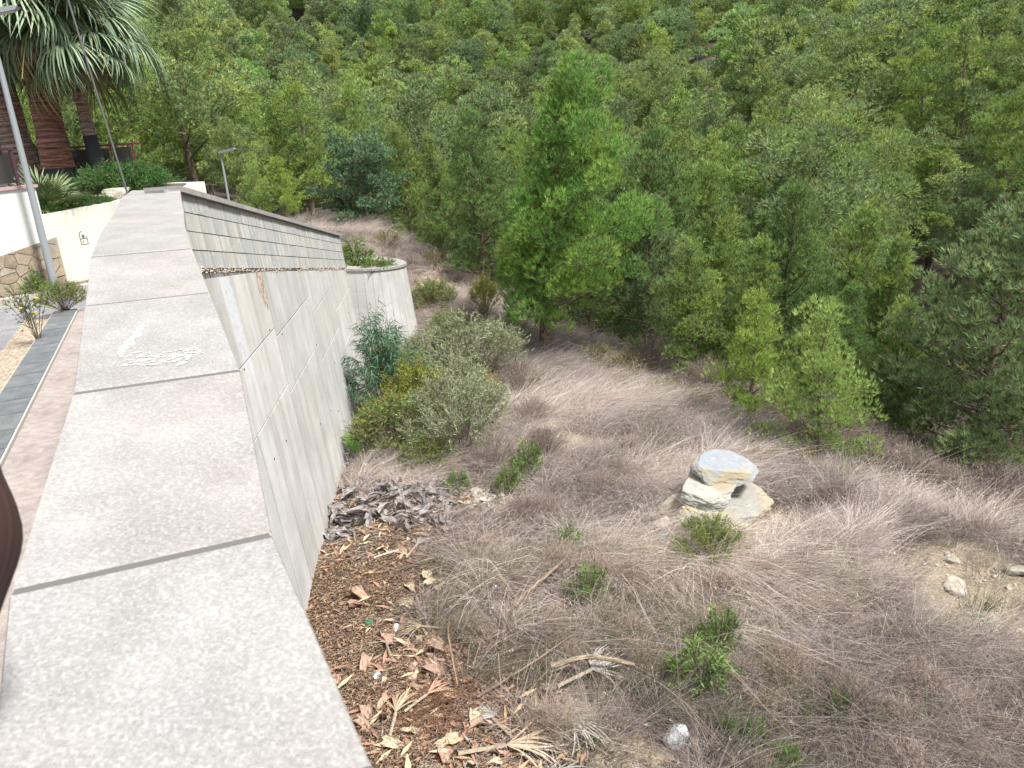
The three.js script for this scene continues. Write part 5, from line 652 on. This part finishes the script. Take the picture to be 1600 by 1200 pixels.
// ---------- palm waste below the wall ----------
console.log('litter');
{
  const r = rng(123), onWall = (t, d) => { const z = mix(-4.4, -11.6, t); return [z, d]; };
  // fine litter: bracts, chips, needles
  const chips = (n, seed, pal, l, w) => { const T = new Tri(), q = rng(seed); for (let i = 0; i < n; i++) { const a = q() * 6.283, d = [Math.cos(a), (q() - 0.5) * 0.5, Math.sin(a)], x = (q() - 0.5) * 0.5, z = (q() - 0.5) * 0.5, y = q() * 0.035, L = l * (0.5 + q()), s = norm([-d[2], (q() - 0.5) * 0.8, d[0]]), ww = w * (0.5 + q()); const c = jit(pal[(q() * pal.length) | 0], q, 0.25); T.q([x - s[0] * ww, y - s[1] * ww, z - s[2] * ww], [x + d[0] * L * 0.5 - s[0] * ww * 1.4, y + 0.01 + d[1] * L * 0.5, z + d[2] * L * 0.5 - s[2] * ww * 1.4], [x + d[0] * L, y + d[1] * L, z + d[2] * L], [x + d[0] * L * 0.5 + s[0] * ww * 1.4, y + 0.01 + d[1] * L * 0.5, z + d[2] * L * 0.5 + s[2] * ww * 1.4], c); } return T.geo(); };
  const LIT = [[0.3, 0.205, 0.135], [0.38, 0.275, 0.185], [0.2, 0.13, 0.09], [0.42, 0.32, 0.22], [0.12, 0.08, 0.06], [0.33, 0.2, 0.15], [0.28, 0.24, 0.2]], LG = [[0.3, 0.26, 0.22], [0.4, 0.36, 0.32], [0.23, 0.19, 0.16], [0.36, 0.27, 0.2]];
  const gs = [chips(420, 1, LIT, 0.035, 0.004), chips(300, 2, LIT, 0.05, 0.005), chips(140, 3, LG, 0.11, 0.005), chips(34, 4, [[0.5, 0.32, 0.2], [0.55, 0.42, 0.27], [0.42, 0.24, 0.17]], 0.16, 0.014)];
  const stuff = tag(thing('leaf_litter'), 'brown leaf litter and chips carpeting the foot of the wall', 'leaf litter', null, 'stuff'), m4 = new THREE.Matrix4(), q = new THREE.Quaternion(), e = new THREE.Euler(), lists = [[], [], [], []];
  for (let i = 0; i < 5200; i++) { const z = mix(-3.6, -12, r()), x = mix(-4, 2.2, r()); const b = behindWall(x, z); if (b > -0.0) continue; const l = litterAt(x, z); if (r() > l + 0.05) continue; const grey = z < -9.3 || x > -0.6; lists[grey ? (r() < 0.55 ? 2 : r() < 0.6 ? 1 : 3) : (r() < 0.45 ? 0 : r() < 0.75 ? 1 : r() < 0.6 ? 3 : 2)].push([x, z]); }
  gs.forEach((g, v) => { const L = lists[v], im = new THREE.InstancedMesh(g, dryLeaf, L.length); im.name = 'chips'; im.userData.kind = 'stuff'; L.forEach(([x, z], i) => { const k = 0.8 + 0.4 * r(); im.setMatrixAt(i, m4.compose(new THREE.Vector3(x, H(x, z) + 0.0, z), q.setFromEuler(e.set((r() - 0.5) * 0.2, r() * 6.28, (r() - 0.5) * 0.2)), new THREE.Vector3(k, k, k))); }); stuff.add(im); });
  // curled grey leaf bases in a heap
  const boot = (seed, len, wid, curl, pal) => { const T = new Tri(), q = rng(seed), K = 7, W = 6, rows = []; for (let i = 0; i <= K; i++) { const t = i / K, w = wid * (1.2 - 0.75 * t) * (1 - 0.3 * Math.pow(1 - t, 4)), row = []; for (let j = 0; j <= W; j++) { const a = (j / W - 0.5) * curl * (1.2 - 0.3 * t), tear = i === 0 ? (q() - 0.5) * 0.05 : 0; row.push([len * (t - 0.5) + tear + 0.02 * Math.sin(j * 2.1 + seed * 3 + i), Math.cos(a) * w / curl * 1.6 * -1 + w / curl * 1.6 + 0.16 * len * Math.sin(t * (2 + seed % 3)) + 0.012 * Math.sin(i * 1.7 + j * 2.3 + seed), Math.sin(a) * w / curl * 1.6]); } rows.push(row); } const th = 0.008; for (let i = 0; i < K; i++) for (let j = 0; j < W; j++) { const c = jit(pal[(n3(i * 0.7 + seed, j * 0.6, seed) * pal.length) | 0], q, 0.15), A = rows[i][j], B = rows[i + 1][j], C = rows[i + 1][j + 1], D = rows[i][j + 1], dn = (p) => [p[0], p[1] - th, p[2]]; T.q(A, B, C, D, c); T.q(dn(D), dn(C), dn(B), dn(A), c); if (j === 0) T.q(dn(A), dn(B), B, A, c); if (j === W - 1) T.q(D, C, dn(C), dn(D), c); if (i === 0) T.q(A, D, dn(D), dn(A), c); if (i === K - 1) T.q(C, B, dn(B), dn(C), c); } return T.geo(); };
  const GB = [[0.2, 0.175, 0.165], [0.27, 0.245, 0.235], [0.15, 0.13, 0.12], [0.33, 0.305, 0.29]], TB = [[0.36, 0.24, 0.18], [0.42, 0.3, 0.23], [0.3, 0.18, 0.14]], YB = [[0.45, 0.36, 0.25], [0.5, 0.42, 0.3]];
  const bm = M({ vertexColors: true, roughness: 0.85 }), gb = [1, 2, 3, 4].map((s) => boot(s, 0.26 + 0.05 * s, 0.11, 1.7 + 0.7 * (s % 3), GB)), long = [7, 8].map((s) => boot(s, 0.85, 0.12, 2.9, GB)), tb = [11, 12, 13].map((s) => boot(s, 0.24 + 0.04 * (s % 3), 0.12, 2.0, TB)), yb = [21, 22].map((s) => boot(s, 0.26, 0.1, 1.8, YB));
  const put = (geo, name, label, cat, x, z, up, rot, group, k = 1) => { const m = mesh(name, geo, bm); m.position.set(x, H(x, z) + up, z); m.rotation.set(...rot); m.scale.setScalar(k); return tag(m, label, cat, group); };
  for (let i = 0; i < 190; i++) { const u = r(), v = r(), x = mix(-2.78, -1.05, u) + 0.2 * (r() - 0.5), z = mix(-11.45, -9.75, v), heap = 0.2 * (1 - Math.pow((u - 0.35) * 1.6, 2)) * Math.sin(v * 3.1), flip = r() < 0.4; if (behindWall(x, z) > -0.12) continue; put(gb[(r() * 4) | 0], 'curled_palm_leaf', 'curled grey palm leaf base in the heap at the wall foot', 'palm waste', x, z, 0.05 + Math.max(0, heap) * r(), [(flip ? Math.PI : 0) + (r() - 0.5) * 1.6, r() * 6.28, (r() - 0.5) * 1.0], 'grey leaf bases in the heap', 0.5 + 0.6 * r()); }
  [[-1.5, -9.95, 0.15, 'long grey leaf stalk lying across the front of the heap, left one'], [-1.15, -9.98, -0.05, 'long grey leaf stalk lying across the front of the heap, right one'], [-2.35, -9.75, 0.35, 'long grey leaf stalk at the front left of the heap'], [-0.75, -9.9, -0.25, 'long grey leaf stalk pointing right from the heap']].forEach(([x, z, a, lab], i) => put(long[i % 2], 'leaf_stalk', lab, 'palm waste', x, z, 0.13, [Math.PI, a, 0.05], null, 0.95));
  for (let i = 0; i < 60; i++) { let x, z; do { z = mix(-9.7, -5, r()); x = mix(-2.8, 0.2, r()); } while (behindWall(x, z) > -0.3 || litterAt(x, z) < 0.5); put(i % 3 === 2 ? yb[i % 2] : tb[i % 3], 'leaf_sheath', i % 3 === 2 ? 'straw-yellow curled leaf sheath on the brown litter' : 'reddish tan curled leaf sheath on the brown litter', 'palm waste', x, z, 0.05, [(r() < 0.5 ? Math.PI : 0) + (r() - 0.5), r() * 6.28, (r() - 0.5) * 0.7], i % 3 === 2 ? 'yellow leaf sheaths on the litter' : 'tan leaf sheaths on the litter', 0.55 + 0.5 * r()); }
  const dfan = (s, pal, n = 26, sp = 1.1) => fan({ seed: s, petiole: 0.35, sag: 0.02, n, spread: sp, rad: 0.5, w: 0.012, droop: 0.3, pal, stem: [0.36, 0.3, 0.22], ragged: 1 }), fg = [dfan(31, PGY), dfan(32, PGY, 20, 0.8), dfan(33, PD), dfan(34, PD, 18, 0.5), dfan(35, [[0.5, 0.3, 0.2], [0.44, 0.25, 0.17]], 16, 0.4)];
  const fans = [[-2.0, -9.1, 0, 0.4, 1, 'grey dry fan leaf below the heap, nearest the wall'], [-1.55, -8.95, 1, 1.2, 1, 'pale grey folded fan leaf below the heap'], [-1.0, -9.15, 4, 0.2, 1.1, 'reddish dry leaf lying below the grey stalks'], [-0.85, -8.45, 4, -0.3, 1.1, 'reddish dry leaf left of the fallen branch'], [-0.95, -7.4, 2, 2.9, 0.8, 'small straw-coloured fan leaf in the middle of the litter'], [0.25, -6.35, 0, 0.5, 1.25, 'large grey-brown fan leaf right of the litter'], [0.05, -6.05, 1, -0.6, 1.0, 'dark grey fan leaf under the large one'], [-1.35, -5.75, 3, 1.5, 1.0, 'pale narrow dry leaf near the coping edge'], [-0.7, -5.55, 3, 0.1, 1.3, 'long straw-yellow dry leaf across the lower litter'], [-0.3, -5.1, 1, 0.3, 1.1, 'grey dry fan leaf at the bottom edge'], [-1.5, -7.0, 4, 1.9, 0.7, 'pinkish dry leaf left of the brown twig heap'], [-1.25, -6.1, 4, 0.8, 0.9, 'red-brown dry leaf stalk near the coping edge'], [0.75, -6.5, 1, 2.6, 1.2, 'grey dry leaf under the pale leaning straws'], [-0.9, -8.9, 0, -0.8, 0.9, 'grey fan leaf beside the reddish leaf'], [-0.2, -5.7, 0, 2.2, 1.0, 'grey shredded fan leaf in the lower litter'], [-0.05, -7.05, 1, 3.6, 0.9, 'grey shredded leaf among the fallen twigs']];
  fans.forEach(([x, z, v, a, k, lab], i) => { const m = mesh('dry_fan_leaf', fg[v], palmLeaf); m.position.set(x, H(x, z) + 0.09, z); m.rotation.set((i % 3 - 1) * 0.15, a, 0.06, 'YXZ'); m.scale.setScalar(k * 0.95); tag(m, lab, 'palm leaf'); });
  // branches
  const stick = (pts, ra, rb, col, label) => { const p = new THREE.CatmullRomCurve3(pts.map(([x, h, z]) => new THREE.Vector3(x, H(x, z) + h, z))).getPoints(16).map((v) => [v.x, v.y, v.z]), g = thing('fallen_branch', label, 'branch'); mesh('stem', tube(p, (t) => mix(ra, rb, t), 8), M({ color: lin(...col), map: barkT }), g); g.children[0].material.color.multiplyScalar(2.2); return g; };
  stick([[-0.3, 0.1, -7.5], [0.05, 0.2, -7.85], [0.5, 0.32, -8.3]], 0.028, 0.018, [0.36, 0.31, 0.27], 'pale grey fallen branch sloping up to the right of the litter'); stick([[-0.55, 0.08, -6.25], [0.0, 0.18, -6.6], [0.45, 0.25, -7.0]], 0.012, 0.008, [0.33, 0.3, 0.27], 'thin grey stick across the brown twigs'); stick([[-0.9, 0.1, -7.6], [-0.87, 0.2, -7.1], [-0.75, 0.12, -6.4]], 0.014, 0.01, [0.45, 0.33, 0.27], 'thin pinkish leaf stalk standing in the litter'); stick([[0.2, 0.25, -6.45], [0.6, 0.3, -6.55], [1.05, 0.25, -6.5]], 0.03, 0.02, [0.42, 0.38, 0.32], 'straw-pale dead stem lying right of the large fan leaf'); stick([[-0.05, 0.1, -7.25], [0.25, 0.14, -7.5], [0.42, 0.2, -7.7]], 0.012, 0.008, [0.3, 0.26, 0.23], 'short stick under the pale fallen branch'); stick([[0.9, 0.1, -11.3], [0.75, 0.9, -11.8], [1.2, 1.1, -12.6]], 0.007, 0.003, [0.5, 0.45, 0.4], 'tall pale bare stem arching over the grass');
  // twig heaps
  const heap = (x, z, n, R, pal, label) => { const T = new Tri(), q = rng(n + 5); for (let i = 0; i < n; i++) { const a = q() * 6.28, d = R * Math.sqrt(q()), b = q() * 6.28, L = 0.1 + 0.22 * q(), y = 0.02 + 0.14 * q() * (1 - d / R), px = Math.cos(a) * d, pz = Math.sin(a) * d * 0.8; twig(T, [px, y, pz], [px + Math.cos(b) * L, y + (q() - 0.3) * 0.08, pz + Math.sin(b) * L], 0.003, 0.0015, jit(pal[(q() * pal.length) | 0], q, 0.2)); } const m = mesh('twig_heap', T.geo(), twigM); m.position.set(x, H(x, z), z); tag(m, label, 'twigs'); };
  heap(-0.35, -6.85, 900, 0.6, [[0.1, 0.07, 0.055], [0.15, 0.11, 0.085]], 'dark heap of fine twigs right of the standing leaf stalk'); heap(-0.95, -6.15, 800, 0.6, [[0.15, 0.075, 0.045], [0.2, 0.11, 0.065]], 'reddish brown heap of fine twigs in the lower litter'); heap(0.15, -7.4, 500, 0.6, [[0.26, 0.22, 0.19], [0.36, 0.32, 0.28]], 'grey tangle of twigs below the pale fallen branch'); heap(-1.2, -10.3, 500, 0.5, [[0.36, 0.31, 0.25], [0.28, 0.23, 0.19]], 'straw-coloured tangle of twigs beside the grey heap');
  // drink cans and scraps
  const can = (x, z, rot, label, col) => { const g = thing('crushed_can', label, 'can', [x, H(x, z) + 0.06, z]); g.rotation.set(...rot); const p = []; for (let i = 0; i <= 8; i++) p.push([0, i / 8 * 0.11 - 0.055, 0]); mesh('body', tube(p, (t, a) => 0.032 * (1 - 0.16 * Math.max(0, Math.sin(a * 2 + t * 5)) * Math.sin(t * 3.14)), 16), M({ color: lin(...col), roughness: 0.35, metalness: 0.6 }), g); const l = mesh('lid', new THREE.CylinderGeometry(0.026, 0.03, 0.006, 14), M({ color: lin(0.7, 0.7, 0.7), roughness: 0.3, metalness: 0.9 }), g); l.position.y = 0.059; };
  can(-1.62, -6.72, [1.3, 0.4, 0.3], 'crushed silvery can on the brown litter, lower one', [0.6, 0.68, 0.75]); can(-1.52, -7.55, [1.0, 1.4, 0.9], 'crushed white can on the brown litter, upper one', [0.8, 0.85, 0.88]); can(-0.4, -7.75, [1.4, 0.2, 0.2], 'pale crushed can near the fallen branch', [0.7, 0.8, 0.85]); can(-0.35, -8.15, [0.4, 0.2, 0.7], 'standing pale can beside the reddish dry leaf', [0.7, 0.78, 0.8]);
  const gsc = mesh('green_scrap', rock(93, 0.05, 0.03, 0.045, 3, [[0.03, 0.13, 0.06], [0.05, 0.2, 0.09]], 3), bm); gsc.position.set(-1.85, H(-1.85, -7.7) + 0.05, -7.7); tag(gsc, 'small dark green scrap on the brown litter', 'litter');
  const bsc = mesh('blue_scrap', rock(94, 0.05, 0.04, 0.05, 3, [[0.02, 0.03, 0.12], [0.04, 0.05, 0.2]], 3), bm); bsc.position.set(0.12, H(0.12, -7.2) + 0.1, -7.2); tag(bsc, 'small dark blue scrap among the grey twigs', 'litter');
}

renderer.render(scene, camera);
